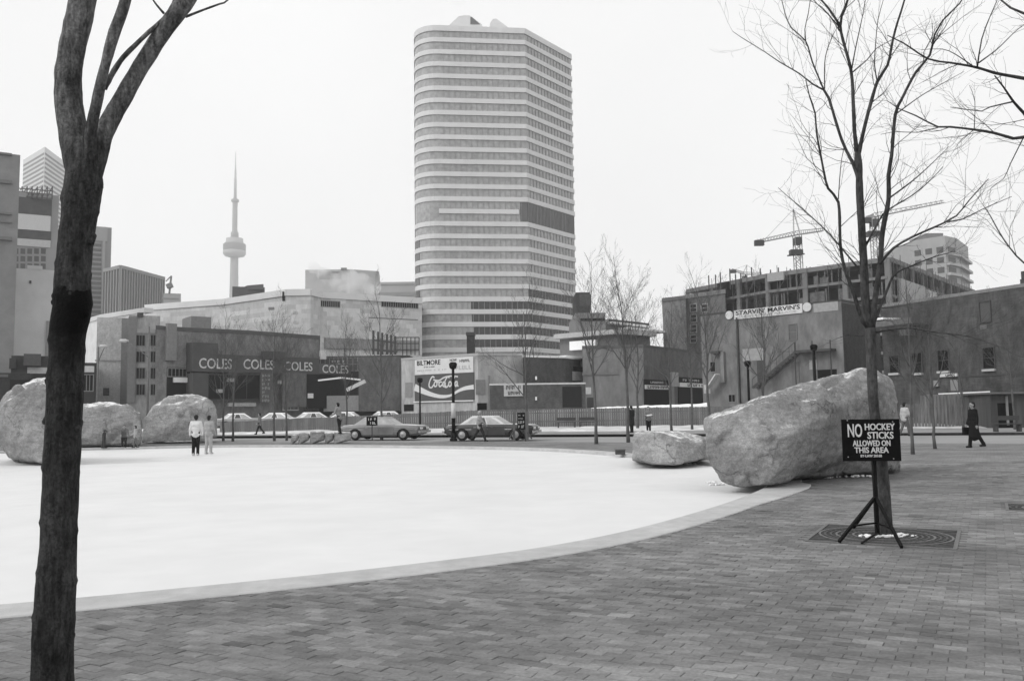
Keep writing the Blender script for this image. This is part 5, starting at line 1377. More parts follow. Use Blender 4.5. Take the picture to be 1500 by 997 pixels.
# ---- right-hand brick warehouse
fp_, FS_ = by_tops([(1290, 447), (1580, 404)], 10.1, 14)
wb = building('sash_window_warehouse', 'long dark brick warehouse with sash windows at the right edge', fp_, 10.1, mat_brickwall('brick_right', .065, .085, var=.35, blotch=.38), parapet=(.2, .05), pm=mat('coping_right', .20))
F_ = FS_[0]
for r in ((1304, 521, 1317, 545), (1337, 517, 1351, 545), (1375, 513, 1390, 542), (1441, 509, 1457, 539)): F_.window(wb, r, m_glass_d, mat('sash_dark', .07), fw=.07, nx=1, ny=2, sill=mat('sill_pale', .42))
F_.window(wb, (1436, 442, 1451, 471), mat('blind_grey', .085), mat('sash_dark', .07), fw=.07)
F_.panel(wb, 'stone_patch', mat('patch_stone', .13), (1436, 476, 1446, 482), 0, .04)
pl = F_.panel(wb, 'sign_board', m_offwhite, (1379, 547, 1404, 551.5), 0, .2); F_.scribble(pl, (1382, 548, 1402, 550.5), m_steel, d=.22, n=7, seed=31)
F_.panel(wb, 'side_door', mat('door_pale2', .22), (1393, 556, 1404, 572), 0, .06); F_.panel(wb, 'meter_box', mat('door_pale2', .22), (1370, 557, 1377, 566), 0, .2); F_.panel(wb, 'course', mat('course_r', .065), (1300, 551, 1500, 553), 0, .05)
mm = MB(); k, z = F_.hit(1491, 404); k2 = F_.hit(1506, 404)[0]; F_.slab(mm, k, 9.6, k2, F_.hit(1491, 409)[1], -1.2, -.2); ch = mm.build('chimney', mat_brickwall('brick_right', .085, .11), wb)
mm = MB(); kk_ = F_.hit(1489, 400)[0]; F_.slab(mm, kk_ - .02, F_.hit(1489, 414)[1] - .2, kk_ + .28, F_.hit(1489, 397)[1], -.9, -.5); mm.build('chimney_pot', m_steel, ch)
# lean-to roof scaffold left of it
lt_ = F_.panel(wb, 'lean_to_roof', mat('leanto', .14, var=.3), (1296, 470, 1365, 478), 0, 2.2); F_.panel(wb, 'rooftop_duct', mat('duct_grey', .2), (1330, 483, 1341, 491), 0, 1.0); F_.panel(wb, 'snow_patch', m_snow, (1300, 467, 1320, 470), 0, 2.0)

# ---- tower cranes
def crane(base_px, apex_px, Y, jibL, jibR, label, zbase, cab, cw):
    p = at(*base_px, Y); e = empty('tower_crane', (p.x, Y, 0), label, 'crane', 'tower cranes over the building site')
    ap = at(*apex_px, Y); cm_ = mat('crane_paint', .30, var=.1); mm = MB(); w = .8
    zj = at(cab[0], cab[1], Y).z
    for dx in (-w, w):
        for dy in (-w, w): mm.bar(Vector((p.x + dx, Y + dy, zbase)), Vector((p.x + dx, Y + dy, zj)), .18)
    z = zbase; i = 0
    while z < zj - 1.5:
        for dy in (-w, w): mm.bar(Vector((p.x - w, Y + dy, z)), Vector((p.x + w, Y + dy, z + 1.6)) if i % 2 else Vector((p.x + w, Y + dy, z)), .1); mm.bar(Vector((p.x + w, Y + dy, z)), Vector((p.x - w, Y + dy, z + 1.6)), .1)
        z += 1.6; i += 1
    mm.build('mast', cm_, e)
    mm = MB()
    for dx in (-w, w): mm.bar(Vector((p.x + dx, Y, zj)), ap, .25)
    mm.build('apex', mat('crane_pale', .5), e)
    for nm, tip, m_ in (('jib', jibR, cm_), ('counter_jib', jibL, cm_)):
        t = at(*tip, Y); b0 = Vector((p.x, Y, zj)); n = 14; mm = MB(); h = Vector((0, 0, 1.0)); dv = Vector((0, .5, 0))
        mm.bar(b0 - dv, t - dv, .16); mm.bar(b0 + dv, t + dv, .16); mm.bar(b0 + h, t + h * .6, .16)
        for i in range(n): a = b0.lerp(t, i / n); c = b0.lerp(t, (i + .5) / n); d_ = b0.lerp(t, (i + 1) / n); mm.bar(a - dv, c + h * .9, .09); mm.bar(c + h * .9, d_ + dv, .09)
        mm.build(nm, m_, e); mm = MB(); mm.bar(ap, b0.lerp(t, .75) + h * .8, .07); mm.build('stay', m_steel, e)
    t = at(*cw, Y); mm = MB(); mm.box(t.x - 1.1, Y - .6, t.z - .8, t.x + 1.1, Y + .6, t.z + .5); mm.build('counterweight', m_steel, e)
    mm = MB(); mm.box(p.x - .7, Y - 1.2, zj - 2.4, p.x + .7, Y + .8, zj - .7); mm.box(p.x - 1.9, Y - .9, zj - 5.0, p.x + 1.0, Y + .9, zj - 3.7); mm.bar((p.x - 2.6, Y, zj - 5.1), (p.x + 1.6, Y, zj - 4.7), .3); mm.build('cab', m_steel, e)
    return e
crane((1170, 400), (1162, 307), 205, (1108, 356), (1206, 338), 'tower crane with pale pointed apex left of the big bare tree', 25, (1169, 344), (1112, 355))
crane((1283, 380), (1277, 322), 215, (1268, 322), (1382, 297), 'tower crane seen through the big bare tree, jib pointing right', 25, (1283, 318), (1270, 322))
crane((1091, 412), (1094, 388), 330, (1072, 396), (1116, 402), 'small far crane left of the pointed-apex crane', 10, (1091, 402), (1074, 397))

# ------------------------------------------------------------------ board fence along the car park
fe_m = mat('fence_boards', .15, var=.25, scale=1.2, blotch=.2, bl_scale=.4, stretch=(3, 3, .3)); fe_p = mat('fence_post', .15, var=.2)
FYd = 74.0
e = empty('board_fence', (at(680, 628, FYd).x, FYd, 0), 'long weathered vertical-board fence behind the parked cars', 'fence')
x0 = at(322, 630, FYd).x; x1 = at(1075, 626, FYd).x; mm = MB(); q = random.Random(8); x = x0
def ftop(x): t = (x - x0) / (x1 - x0); return 1.05 + .75 * min(1, t * 1.9)
while x < x1:
    w = .19; h = ftop(x) + q.uniform(-.02, .02); dy = q.uniform(-.008, .008); mm.box(x, FYd - .02 + dy, .05, x + w - .012, FYd + .012 + dy, h); x += w
o = mm.build('boards', fe_m, e); o['kind'] = 'stuff'
k = 0; x = x0
while x < x1:
    m2 = MB(); m2.box(x, FYd + .02, 0, x + .12, FYd + .14, ftop(x) + .04); m2.build('post', fe_p, e); x += 2.9
m2 = MB()
for zf in (.3, .8): m2.bar(Vector((x0, FYd + .05, .3 + ftop(x0) * zf * .8)), Vector((x0 + (x1 - x0) / 1.9, FYd + .05, .3 + ftop(x1) * zf * .8)), .06, .1); m2.bar(Vector((x0 + (x1 - x0) / 1.9, FYd + .05, .3 + ftop(x1) * zf * .8)), Vector((x1, FYd + .05, .3 + ftop(x1) * zf * .8)), .06, .1)
m2.build('rail', fe_p, e)
# tall plank fence at the right
RY = 60.0
e = empty('plank_fence', (at(1370, 620, RY).x, RY, 0), 'tall pale-streaked plank fence behind the slim trees at the right', 'fence')
xa = at(1320, 620, RY).x; xb = at(1452, 620, RY).x; x = xa; i = 0; fm2 = mat('plank_grey', .16, var=.45, scale=1.5, stretch=(4, 4, .4), blotch=.3, bl_scale=1)
while x < xb:
    m2 = MB(); h = (2.35 if x > at(1345, 600, RY).x else 1.75) + q.uniform(-.05, .05); m2.box(x, RY - .03, .0, x + .19, RY + .0, h); m2.build('plank', fm2, e); x += .235; i += 1
m2 = MB(); m2.box(xa, RY + .005, 1.5, xb, RY + .06, 1.62); m2.box(xa, RY + .005, .5, xb, RY + .06, .62); m2.build('rail', fe_p, e)
# shed
SYd = 56.5
e = empty('shed', (at(1460, 625, SYd).x, SYd, 0), 'dark flat-roofed shed with snowy roof at the right edge', 'shed')
a = at(1421, 625, 60); b = at(1453, 627, SYd); c_ = at(1560, 627, SYd); sd = mat('shed_boards', .075, var=.3, scale=1, stretch=(3, 3, .3))
Zs = at(1453, 577, SYd).z
m2 = MB().prism([a.xy + Vector((0, .2)), b.xy, c_.xy, c_.xy + Vector((0, 5)), a.xy + Vector((.3, 5))], -.1, Zs); fix_normals(m2.build('wall', sd, e))
m2 = MB().prism([a.xy + Vector((-.4, -.2)), b.xy + Vector((-.2, -.5)), c_.xy + Vector((0, -.5)), c_.xy + Vector((0, 5)), a.xy + Vector((-.2, 5))], Zs, Zs + .12); rf = fix_normals(m2.build('roof', mat('shed_roof', .14), e))
m2 = MB().prism([a.xy + Vector((-.35, -.15)), b.xy + Vector((-.2, -.4)), b.xy + Vector((.6, 3.0)), a.xy + Vector((-.1, 4))], Zs + .12, Zs + .20); fix_normals(m2.build('snow_layer', m_snow, rf))
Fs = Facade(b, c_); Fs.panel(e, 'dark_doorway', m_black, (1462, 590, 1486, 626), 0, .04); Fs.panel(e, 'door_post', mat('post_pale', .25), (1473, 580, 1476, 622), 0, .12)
# small bench beside it
bp = on_z(1474, 632, .1); e = empty('bench', (bp.x, bp.y - .2, .1), 'small dark bench standing in front of the shed', 'bench')
m2 = MB(); m2.box(bp.x - .8, bp.y - .4, .52, bp.x + .8, bp.y, .58); m2.build('seat', m_steel, e)
m2 = MB(); m2.box(bp.x - .8, bp.y + .02, .75, bp.x + .8, bp.y + .07, 1.0); m2.build('backrest', m_steel, e)
for sx in (-.7, .62): m2 = MB(); m2.box(bp.x + sx, bp.y - .35, .0, bp.x + sx + .08, bp.y + .019, .519); m2.build('leg', m_steel, e); m2 = MB(); m2.box(bp.x + sx, bp.y + .02, .0, bp.x + sx + .08, bp.y + .08, .749); m2.build('leg', m_steel, e)

# ------------------------------------------------------------------ lamp posts, poles, signs
def lamp_post(px, base_y, top_y, label, pale=None, name='lamp_post', r=.085):
    b = on_z(px, base_y, 0); Y = b.y; H = at(px, top_y, Y).z
    e = empty(name, (b.x, Y, 0), label, 'lamp post')
    MB().lathe([(.22, 0), (.22, .12), (.13, .2), (.12, .5)], (b.x, Y, 0), 14).build('base', m_black, e, smooth=True)
    MB().lathe([(r * 1.2, .5), (r, H * .5), (r * .9, H - .42)], (b.x, Y, 0), 12).build('post', m_black, e, smooth=True)
    MB().lathe([(.10, H - .42), (.20, H - .34), (.24, H - .12), (.17, H - .02), (.05, H)], (b.x, Y, 0), 16).build('lantern', m_black, e, smooth=True)
    if pale: MB().lathe([(r * 1.5, at(px, pale[1], Y).z), (r * 1.5, at(px, pale[0], Y).z)], (b.x, Y, 0), 12).build('notice_band', m_offwhite, e, smooth=True)
    return e
lamp_post(664.5, 645.5, 530, 'black lamp post in front of the soft-drink sign, pale notice halfway', (590, 612))
lamp_post(615.5, 634, 553, 'thinner black lamp post left of the soft-drink lettering', None, r=.07)
lamp_post(1099, 634, 528, 'black lamp post behind the huge boulder left of the iron stair', None)
lamp_post(1197.5, 634, 504, 'black lamp post with round lantern rising above the huge boulder', None)
def pole(px, base_y, top_y, label, arm=None, name='utility_pole', r=.11, Y=None):
    b = on_z(px, base_y, 0) if Y is None else Vector((at(px, base_y, Y).x, Y, 0)); Y = b.y; H = at(px, top_y, Y).z
    e = empty(name, (b.x, Y, 0), label, 'pole'); MB().lathe([(r * 1.3, 0), (r, H * .5), (r * .8, H)], (b.x, Y, 0), 10).build('post', mat('pole_grey', .13, var=.2), e, smooth=True)
    if arm:
        t = at(*arm, Y); t = Vector((t.x, Y, t.z)); m2 = MB(); m2.tube([Vector((b.x, Y, t.z - 2.2)), Vector((b.x, Y, t.z - 2.0)), Vector(((b.x + t.x) / 2, Y, t.z - .9)), t], [.07, .07, .06, .05], 8); m2.build('arm', mat('pole_grey', .13), e, smooth=True)
        m2 = MB(); m2.tube([t - Vector((.75, 0, 0)), t - Vector((.6, 0, -.03)), t, t + Vector((.35, 0, 0))], [.05, .2, .22, .08], 10); m2.build('lamp_head', mat('lamp_pale', .45), e, smooth=True)
    return e
pole(141.5, 612, 508, 'thin utility pole right of the near trunk with short crossarm', arm=(154, 507), Y=105)
pole(216, 612, 478, 'street lamp pole with a long arm and pale lamp head before the loft building', arm=(184, 499), Y=100)
def post_sign(px, base_y, y0, y1, w, label, rows):
    b = on_z(px, base_y, 0); Y = b.y; e = empty('street_sign', (b.x, Y, 0), label, 'sign')
    z1 = at(px, y0, Y).z; z0 = at(px, y1, Y).z; hw = w * Y / FPX / 2
    m2 = MB(); m2.box(b.x - .03, Y, 0, b.x + .03, Y + .06, z1); m2.build('post', m_steel, e)
    m2 = MB(); m2.box(b.x - hw, Y - .03, z0, b.x + hw, Y - .005, z1); s_ = m2.build('board', m_black, e)
    F_ = Facade((b.x - hw, Y - .03), (b.x + hw, Y - .03))
    for i, (ya, yb) in enumerate(rows): F_.scribble(s_, (px - w * .36, ya, px + w * .36, yb), m_offwhite, d=.01, n=4, seed=i + int(px))
    return e
post_sign(545, 645, 610, 623, 16, 'small black sign on a thin post in front of the silver-grey car', ((612, 615.5), (617.5, 621)))
# display board on legs
Yd = 47.0; b = at(761.5, 645, Yd)
e = empty('display_board', (b.x, Yd, 0), 'free-standing black display board between two posts right of the white-roofed car', 'board')
for x in (753, 772.5): p = at(x, 640, Yd); m2 = MB(); m2.box(p.x - .07, Yd - .05, 0, p.x + .07, Yd + .05, at(x, 603, Yd).z); m2.build('post', mat('board_post', .12), e)
p0 = at(757.5, 604, Yd); p1 = at(769.5, 629, Yd); m2 = MB(); m2.box(p0.x, Yd - .03, p1.z, p1.x, Yd + .03, p0.z); bo = m2.build('panel', m_black, e)
F_ = Facade((p0.x, Yd - .03), (p1.x, Yd - .03))
for i, (ya, yb) in enumerate(((607, 609), (612, 613.5), (616, 620), (622.5, 626.5))): F_.scribble(bo, (759, ya, 768, yb), mat('board_letter', .4), d=.01, n=4, seed=60 + i)
m2 = MB(); m2.bar(at(753, 642, Yd) - Vector((.25, .3, 0)), at(753, 630, Yd), .06); m2.bar(at(772, 642, Yd) + Vector((.25, -.3, 0)), at(772, 632, Yd), .06); m2.build('strut', m_steel, e)
# drain box at the kerb
b = on_z(908.5, 665.5, 0); e = empty('drain_box', (b.x, b.y, 0), 'small dark box on the kerb left of the low flat boulder', 'box')
m2 = MB(); m2.box(b.x - .17, b.y - .15, .01, b.x + .17, b.y + .15, .17); m2.build('body', mat('box_dark', .06), e); m2 = MB(); m2.box(b.x - .19, b.y - .17, .17, b.x + .19, b.y + .17, .20); m2.build('lid', mat('box_lid', .12), e)
# benches against the board fence
for i, px in enumerate((830, 862)):
    b = at(px, 628, 72.6); e = empty('bench', (b.x, 72.6, .25), ['dark low bench against the board fence, the left of two', 'dark low bench against the board fence, the right of two'][i], 'bench', 'benches at the board fence')
    m2 = MB(); m2.box(b.x - .8, 72.4, .62, b.x + .8, 72.8, .68); m2.build('seat', m_steel, e); m2 = MB(); m2.box(b.x - .8, 72.82, .8, b.x + .8, 72.87, 1.05); m2.build('backrest', m_steel, e)
    for sx in (-.75, .65): m2 = MB(); m2.box(b.x + sx, 72.45, .1, b.x + sx + .1, 72.8, .619); m2.build('leg', m_steel, e)
# parapet rail pole cable
# ------------------------------------------------------------------ cars
tyre_m = mat('tyre', .02, rough=.8); rim_m = mat('rim', .35, rough=.35, metal=.6, var=.1); chrome = mat('chrome', .45, rough=.25, metal=.9, var=.05)
car_glass = mat('car_glass', .06, rough=.1, spec=.6, var=.2); frost = mat('frosted_glass', .42, rough=.5, var=.25, scale=3)
def car(label, px, py, heading, body_g, roof_mat, frosted=True, snow=False, Y=None, z=0.0, group=None, flip=False, L=5.3):
    b = on_z(px, py, 0) if Y is None else Vector((at(px, py, Y).x, Y, 0))
    e = empty('parked_car', (b.x, b.y, z), label, 'car', group, rz=heading)
    bm_ = mat('car_paint_%d' % int(body_g * 1000), body_g, rough=.3, var=.12, scale=1.5, spec=.5, blotch=.15, bl_scale=2)
    S = [(-2.62, .48, .80, .86), (-2.52, .34, .86, .93), (-2.2, .27, .895, .965), (-1.4, .22, .92, .985), (-.4, .20, .925, .99), (.9, .20, .915, .985), (1.7, .22, .90, .975), (2.3, .28, .87, .95), (2.52, .36, .84, .93), (2.62, .46, .78, .86)]
    k = L / 5.3; m2 = MB(); ns = 10
    for x, zb, zt, w in S:
        for y_, z_ in ((-w * .80, zb), (-w * .97, zb + .10), (-w, zb + .30), (-w * .985, zt - .14), (-w * .90, zt), (w * .90, zt), (w * .985, zt - .14), (w, zb + .30), (w * .97, zb + .10), (w * .80, zb)): m2.v.append((x * k, y_, z_))
    for i in range(len(S) - 1):
        for j in range(ns): a = i * ns + j; c = i * ns + (j + 1) % ns; m2.f.append((a, c, c + ns, a + ns)); m2.mi.append(0)
    m2.f.append(tuple(range(ns))); m2.mi.append(0); m2.f.append(tuple(reversed(range((len(S) - 1) * ns, len(S) * ns)))); m2.mi.append(0)
    body = fix_normals(m2.build('body', bm_, e, smooth=False, local=True))
    # greenhouse
    xb0, xb1, xt0, xt1 = -1.75 * k, 1.0 * k, -1.05 * k, .30 * k; wb_, wt_ = .86, .68; zb, zt = .90, 1.36
    def lerp(a, b, t): return a + (b - a) * t
    def gp(fx, side, t):   # fx 0..1 rear to front
        return Vector((lerp(lerp(xb0, xb1, fx), lerp(xt0, xt1, fx), t), side * lerp(wb_, wt_, t), lerp(zb, zt, t)))
    m2 = MB(); m2.hexa([gp(0, -1, 0), gp(1, -1, 0), gp(1, 1, 0), gp(0, 1, 0), gp(0, -1, .93), gp(1, -1, .93), gp(1, 1, .93), gp(0, 1, .93)])
    cabin = m2.build('cabin', roof_mat, e, local=True)
    m2 = MB(); a = [gp(0, -1, .93), gp(1, -1, .93), gp(1, 1, .93), gp(0, 1, .93)]; ctr = Vector(((xt0 + xt1) / 2, 0, 1.33))
    m2.hexa([p + (p - ctr) * .03 for p in a] + [ctr + (p - ctr) * .86 + Vector((0, 0, .075)) for p in a]); m2.build('roof', m_snow if snow else roof_mat, cabin, local=True)
    def quad(ps, nm, mt, n_, d=.012):
        m2 = MB(); m2.add([p + n_ * d for p in ps] + [p - n_ * d for p in ps], [(0, 1, 2, 3), (7, 6, 5, 4), (0, 4, 5, 1), (1, 5, 6, 2), (2, 6, 7, 3), (3, 7, 4, 0)]); return fix_normals(m2.build(nm, mt, cabin, local=True))
    gm_ = frost if frosted else car_glass
    for sd in (-1, 1):
        nn_ = Vector((0, sd, .3)).normalized()
        for f0, f1, g0, g1 in ((.10, .34, .16, .36), (.37, .60, .39, .58), (.63, .93, .62, .84)):
            quad([gp(f0, sd, .12), gp(f1, sd, .12), gp(g1, sd, .84), gp(g0, sd, .84)], 'side_window', car_glass if (f0 == .37 or not frosted) else gm_, nn_)
    quad([gp(1, -.86, .12), gp(1, .86, .12), gp(1, .86, .86), gp(1, -.86, .86)], 'windscreen', gm_, Vector((.6, 0, .8)).normalized())
    quad([gp(0, -.86, .12), gp(0, .86, .12), gp(0, .86, .86), gp(0, -.86, .86)], 'rear_window', gm_, Vector((-.6, 0, .8)).normalized())
    if snow or frosted:
        m2 = MB(); m2.hexa([Vector((1.02 * k, -.8, .918)), Vector((2.45 * k, -.78, .855)), Vector((2.45 * k, .78, .855)), Vector((1.02 * k, .8, .918)), Vector((1.06 * k, -.75, .95)), Vector((2.4 * k, -.72, .885)), Vector((2.4 * k, .72, .885)), Vector((1.06 * k, .75, .95))]); m2.build('bonnet_snow', m_offwhite, body, local=True)
        m2 = MB(); m2.hexa([Vector((-2.45 * k, -.78, .87)), Vector((-1.78 * k, -.78, .91)), Vector((-1.78 * k, .78, .91)), Vector((-2.45 * k, .78, .87)), Vector((-2.4 * k, -.72, .91)), Vector((-1.8 * k, -.72, .95)), Vector((-1.8 * k, .72, .95)), Vector((-2.4 * k, .72, .91))]); m2.build('boot_snow', m_offwhite, body, local=True)
    for sd in (-1, 1):
        m2 = MB(); m2.box(-2.3 * k, sd * .985 - .012, .62, 2.3 * k, sd * .985 + .012, .66); m2.build('trim_strip', chrome, body, local=True)
        for xd0, xd1 in ((-.95, .0), (.03, 1.0)):
            m2 = MB(); m2.box(xd0 * k, sd * .978 - .02, .32, xd1 * k, sd * .978 + .02, .80); d_ = m2.build('door', bm_, e, local=True); m2 = MB(); m2.box((xd0 + .12) * k, sd * 1.0 - .02, .74, (xd0 + .3) * k, sd * 1.0 + .02, .77); m2.build('handle', chrome, d_, local=True)
    for xw in (-1.52 * k, 1.62 * k):
        for sd in (-1, 1):
            m2 = MB(); r = .40
            arc = [Vector((xw + math.cos(t * math.pi / 12) * r, 0, .33 + math.sin(t * math.pi / 12) * r * .92)) for t in range(13)] + [Vector((xw - r, 0, .19)), Vector((xw + r, 0, .19))]
            n_ = len(arc); m2.add([p + Vector((0, sd * .90, 0)) for p in arc] + [p + Vector((0, sd * 1.002, 0)) for p in arc], [tuple(range(n_)), tuple(range(2 * n_ - 1, n_ - 1, -1))] + [(i, i + n_, (i + 1) % n_ + n_, (i + 1) % n_) for i in range(n_)]); fix_normals(m2.build('wheel_arch', m_black, body, local=True))
            wh = MB().lathe([(.20, -.09), (.31, -.10), (.34, -.05), (.34, .05), (.31, .10), (.20, .09)], (xw, sd * .92, .34), 22, 'Y').build('wheel', tyre_m, e, smooth=True, local=True)
            MB().lathe([(.21, -.02), (.20, .02), (.12, .03), (.05, .05)] if sd > 0 else [(.05, -.05), (.12, -.03), (.20, -.02), (.21, .02)], (xw, sd * .998 + sd * .01, .34), 18, 'Y').build('rim', rim_m, wh, local=True)
    for xe, s_ in ((2.66, 1), (-2.66, -1)):
        m2 = MB(); m2.hexa([Vector((xe * k - .07 * s_ * (s_), -.93, .42)), Vector((xe * k + .07, -.93, .42)), Vector((xe * k + .07, .93, .42)), Vector((xe * k - .07, .93, .42)), Vector((xe * k - .07, -.93, .56)), Vector((xe * k + .07, -.93, .56)), Vector((xe * k + .07, .93, .56)), Vector((xe * k - .07, .93, .56))]); m2.build('bumper', chrome, e, local=True)
    for y_ in (-.68, -.42, .42, .68): m2 = MB(); m2.capsule(Vector((2.60 * k, y_, .68)), Vector((2.63 * k, y_, .68)), .085, .08, 12); m2.build('headlight', mat('headlight', .6, rough=.15, spec=.6), e, local=True)
    m2 = MB(); m2.box(2.6 * k, -.30, .61, 2.64 * k, .30, .75); m2.build('grille', m_steel, e, local=True)
    for y_ in (-.6, .6): m2 = MB(); m2.box(-2.65 * k, y_ - .22, .64, -2.60 * k, y_ + .22, .76); m2.build('tail_light', mat('tail_light', .06, rough=.2), e, local=True)
    return e
RH = math.atan(-.25)
car('silver-grey hardtop car with frosted roof parked by the low stones', 563, 643.6, RH, .16, mat('car_roof_grey', .36, rough=.35, var=.1), frosted=True)
car('dark car with white roof parked in front of the board fence', 721, 644.3, RH, .045, mat('car_roof_white', .62, rough=.4, var=.08), frosted=True)
for i, (px, w, lab) in enumerate(((352, .3, 'snow-covered parked car behind the fence, nearest the dome boulder'), (412, .2, 'long snow-covered parked car behind the fence below the COLES windows'), (462, .12, 'dark-glazed snow-topped car behind the fence below the bookshop door'), (512, .25, 'snow-topped car behind the fence under the glazed arcade'), (571, .08, 'snowy car behind the fence showing over the silver-grey car\'s roof'))):
    car(lab, px, 620, RH * (.3 if i % 2 else -2), w, m_snow, frosted=True, snow=True, Y=79.5 + (i % 2), z=.40, group='snowy cars in the car park behind the fence', L=5.0)

# ------------------------------------------------------------------ people
skin_m = mat('skin', .30, rough=.6, var=.08, scale=8); hair_d = mat('hair_dark', .018, rough=.6, var=.2); hair_l = mat('hair_light', .22, rough=.6)
shoe_d = mat('shoe_dark', .02); shoe_l = mat('shoe_light', .5)
def person(label, px, py, H, rz, coat_g, leg_g, hair=None, legs=((0, 0), (0, 0)), arms=((.1, .15, .12), (.1, .15, .12)), lean=0.0, drop=0.0, z=0.0, skirt=None, shoes=None, hat=None, Y=None, tilt=(0, 0), extra=None):
    """local frame: facing +x, z up. legs: (hip swing fwd, knee bend); arms: (swing fwd, elbow bend, outward)"""
    b = on_z(px, py, z) if Y is None else Vector((at(px, py, Y).x, Y, z))
    e = empty('person', (b.x, b.y, z), label, 'person', rz=rz); s = H / 1.75
    hair = hair or hair_d; shoes = shoes or shoe_d
    cm_ = mat('cloth_%d' % int(coat_g * 1000), coat_g, rough=.9, var=.15, scale=6, bump=.3, bscale=14); lm_ = mat('cloth_%d' % int(leg_g * 1000), leg_g, rough=.9, var=.15, scale=6, bump=.3, bscale=14)
    hip = Vector((0, 0, .93 - drop)); ca, sa = math.cos(lean), math.sin(lean)
    def up(x, y, zz): # torso coordinates above the hip
        return hip + Vector((x * ca + zz * sa, y, zz * ca - x * sa))
    neck = up(0, 0, .55); head = up(.02 + tilt[0] * .05, 0, .72)
    J = {}
    for i, sd in enumerate((-1, 1)):
        h, kn = legs[i]; hp = hip + Vector((0, sd * .09, -.02)); k = hp + Vector((math.sin(h), 0, -math.cos(h))) * .42; a = h - kn; an = k + Vector((math.sin(a), 0, -math.cos(a))) * .42
        J['hip', sd], J['knee', sd], J['ank', sd] = hp, k, an
        sw, el, ow = arms[i]; sh = up(0, sd * .18, .50); d = Vector((math.sin(sw + lean * .3) * math.cos(ow), sd * math.sin(ow), -math.cos(sw) * math.cos(ow))); eb = sh + d * .29
        a = sw + el; d2 = Vector((math.sin(a) * math.cos(ow * .3), sd * math.sin(ow) * .3 - sd * .15 * min(1, el), -math.cos(a))).normalized(); wr = eb + d2 * .25
        J['sh', sd], J['el', sd], J['wr', sd], J['hd', sd] = sh, eb, wr, d2
    low = min(J['ank', -1].z, J['ank', 1].z) - .075
    off = Vector((0, 0, -low))
    for k in J:
        if k[0] != 'hd': J[k] = J[k] + off
    hip += off; neck += off; head += off
    def S_(m): m.v = [(x * s, y * s, zz * s) for x, y, zz in m.v]; return m
    def rem(o, v, it=2):
        r = o.modifiers.new('r', 'REMESH'); r.mode = 'VOXEL'; r.voxel_size = v * s; r.use_smooth_shade = True
        sm = o.modifiers.new('s', 'SMOOTH'); sm.iterations = it; sm.factor = .4; return o
    fwd = Vector((1, 0, 0))
    m = MB()      # one continuous body
    m.capsule(head + Vector((0, 0, .03)), head + Vector((.005, 0, .01)), .092, .088, 14); m.capsule(head + Vector((.02, 0, -.03)), head + Vector((.045, 0, -.075)), .07, .045, 12)
    m.capsule(head + Vector((.088, 0, .0)), head + Vector((.108, 0, -.03)), .014, .017, 8)
    for sd in (-1, 1): m.capsule(head + Vector((-.005, sd * .088, .01)), head + Vector((-.01, sd * .092, -.03)), .02, .014, 8)
    m.capsule(neck - Vector((0, 0, .05)), head + Vector((-.01, 0, -.05)), .052, .05, 10)
    m.capsule(hip + Vector((0, 0, .02)), up(0, 0, .28) + off, .115, .12, 12); m.capsule(up(0, 0, .26) + off, up(0, 0, .44) + off, .12, .12, 12); m.capsule(J['sh', -1], J['sh', 1], .06, .06, 10)
    for sd in (-1, 1):
        m.capsule(J['hip', sd], J['knee', sd], .08, .055, 10); m.capsule(J['knee', sd], J['ank', sd], .055, .036, 10); m.capsule(J['ank', sd] - Vector((.03, 0, .035)), J['ank', sd] + Vector((.13, 0, -.045)), .036, .03, 8)
        m.capsule(J['sh', sd], J['el', sd], .05, .04, 10); m.capsule(J['el', sd], J['wr', sd], .04, .028, 10)
        d2 = J['hd', sd]; side = Vector((0, 1, 0)); side = (side - d2 * side.dot(d2)).normalized(); pn = d2.cross(side)
        w = J['wr', sd]; pal = w + d2 * .085; m.capsule(w, pal, .03, .034, 8)
        for t, ln in ((-.03, .062), (-.01, .078), (.01, .072), (.03, .055)):
            f0 = pal + pn * t; f1 = f0 + d2 * ln * .55; f2 = f1 + (d2 * .8 - side * sd * .6).normalized() * ln * .45; m.capsule(f0, f1, .011, .010, 6); m.capsule(f1, f2, .010, .009, 6)
        t0 = w + d2 * .03 + pn * .03; t1 = t0 + (d2 + pn * .8).normalized() * .045; m.capsule(t0, t1, .013, .011, 6); m.capsule(t1, t1 + d2 * .03, .011, .010, 6)
    body = rem(S_(m).build('body', skin_m, e, local=True), .0125, 1)
    for sd in (-1, 1): m = MB(); c = head + Vector((.083, sd * .034, .018)); m.capsule(c, c + Vector((.003, 0, 0)), .013, .012, 8); S_(m).build('eye', m_black, body, smooth=True, local=True)
    m = MB(); c = head + Vector((.088, 0, -.062)); m.capsule(c - Vector((0, .022, 0)), c + Vector((0, .022, 0)), .008, .008, 6); S_(m).build('mouth', mat('lips', .16), body, smooth=True, local=True)
    # clothes
    m = MB(); m.capsule(hip + Vector((0, -.06, .02)), hip + Vector((0, .06, .02)), .125, .125, 12)
    for sd in (-1, 1): m.capsule(J['hip', sd] + Vector((0, 0, -.02)), J['knee', sd], .105, .078, 12); m.capsule(J['knee', sd], J['ank', sd] + Vector((0, 0, .01)), .075, .068, 12)
    rem(S_(m).build('trousers', lm_, e, local=True), .024)
    m = MB(); A0 = up(0, 0, .0) + off
    m.capsule(up(0, -.05, -.03) + off, up(0, .05, -.03) + off, .145, .145, 12); m.capsule(up(0, -.045, .22) + off, up(0, .045, .22) + off, .14, .14, 12); m.capsule(up(-.01, -.07, .40) + off, up(-.01, .07, .40) + off, .135, .135, 12); m.capsule(A0, up(0, 0, .45) + off, .15, .13, 12)
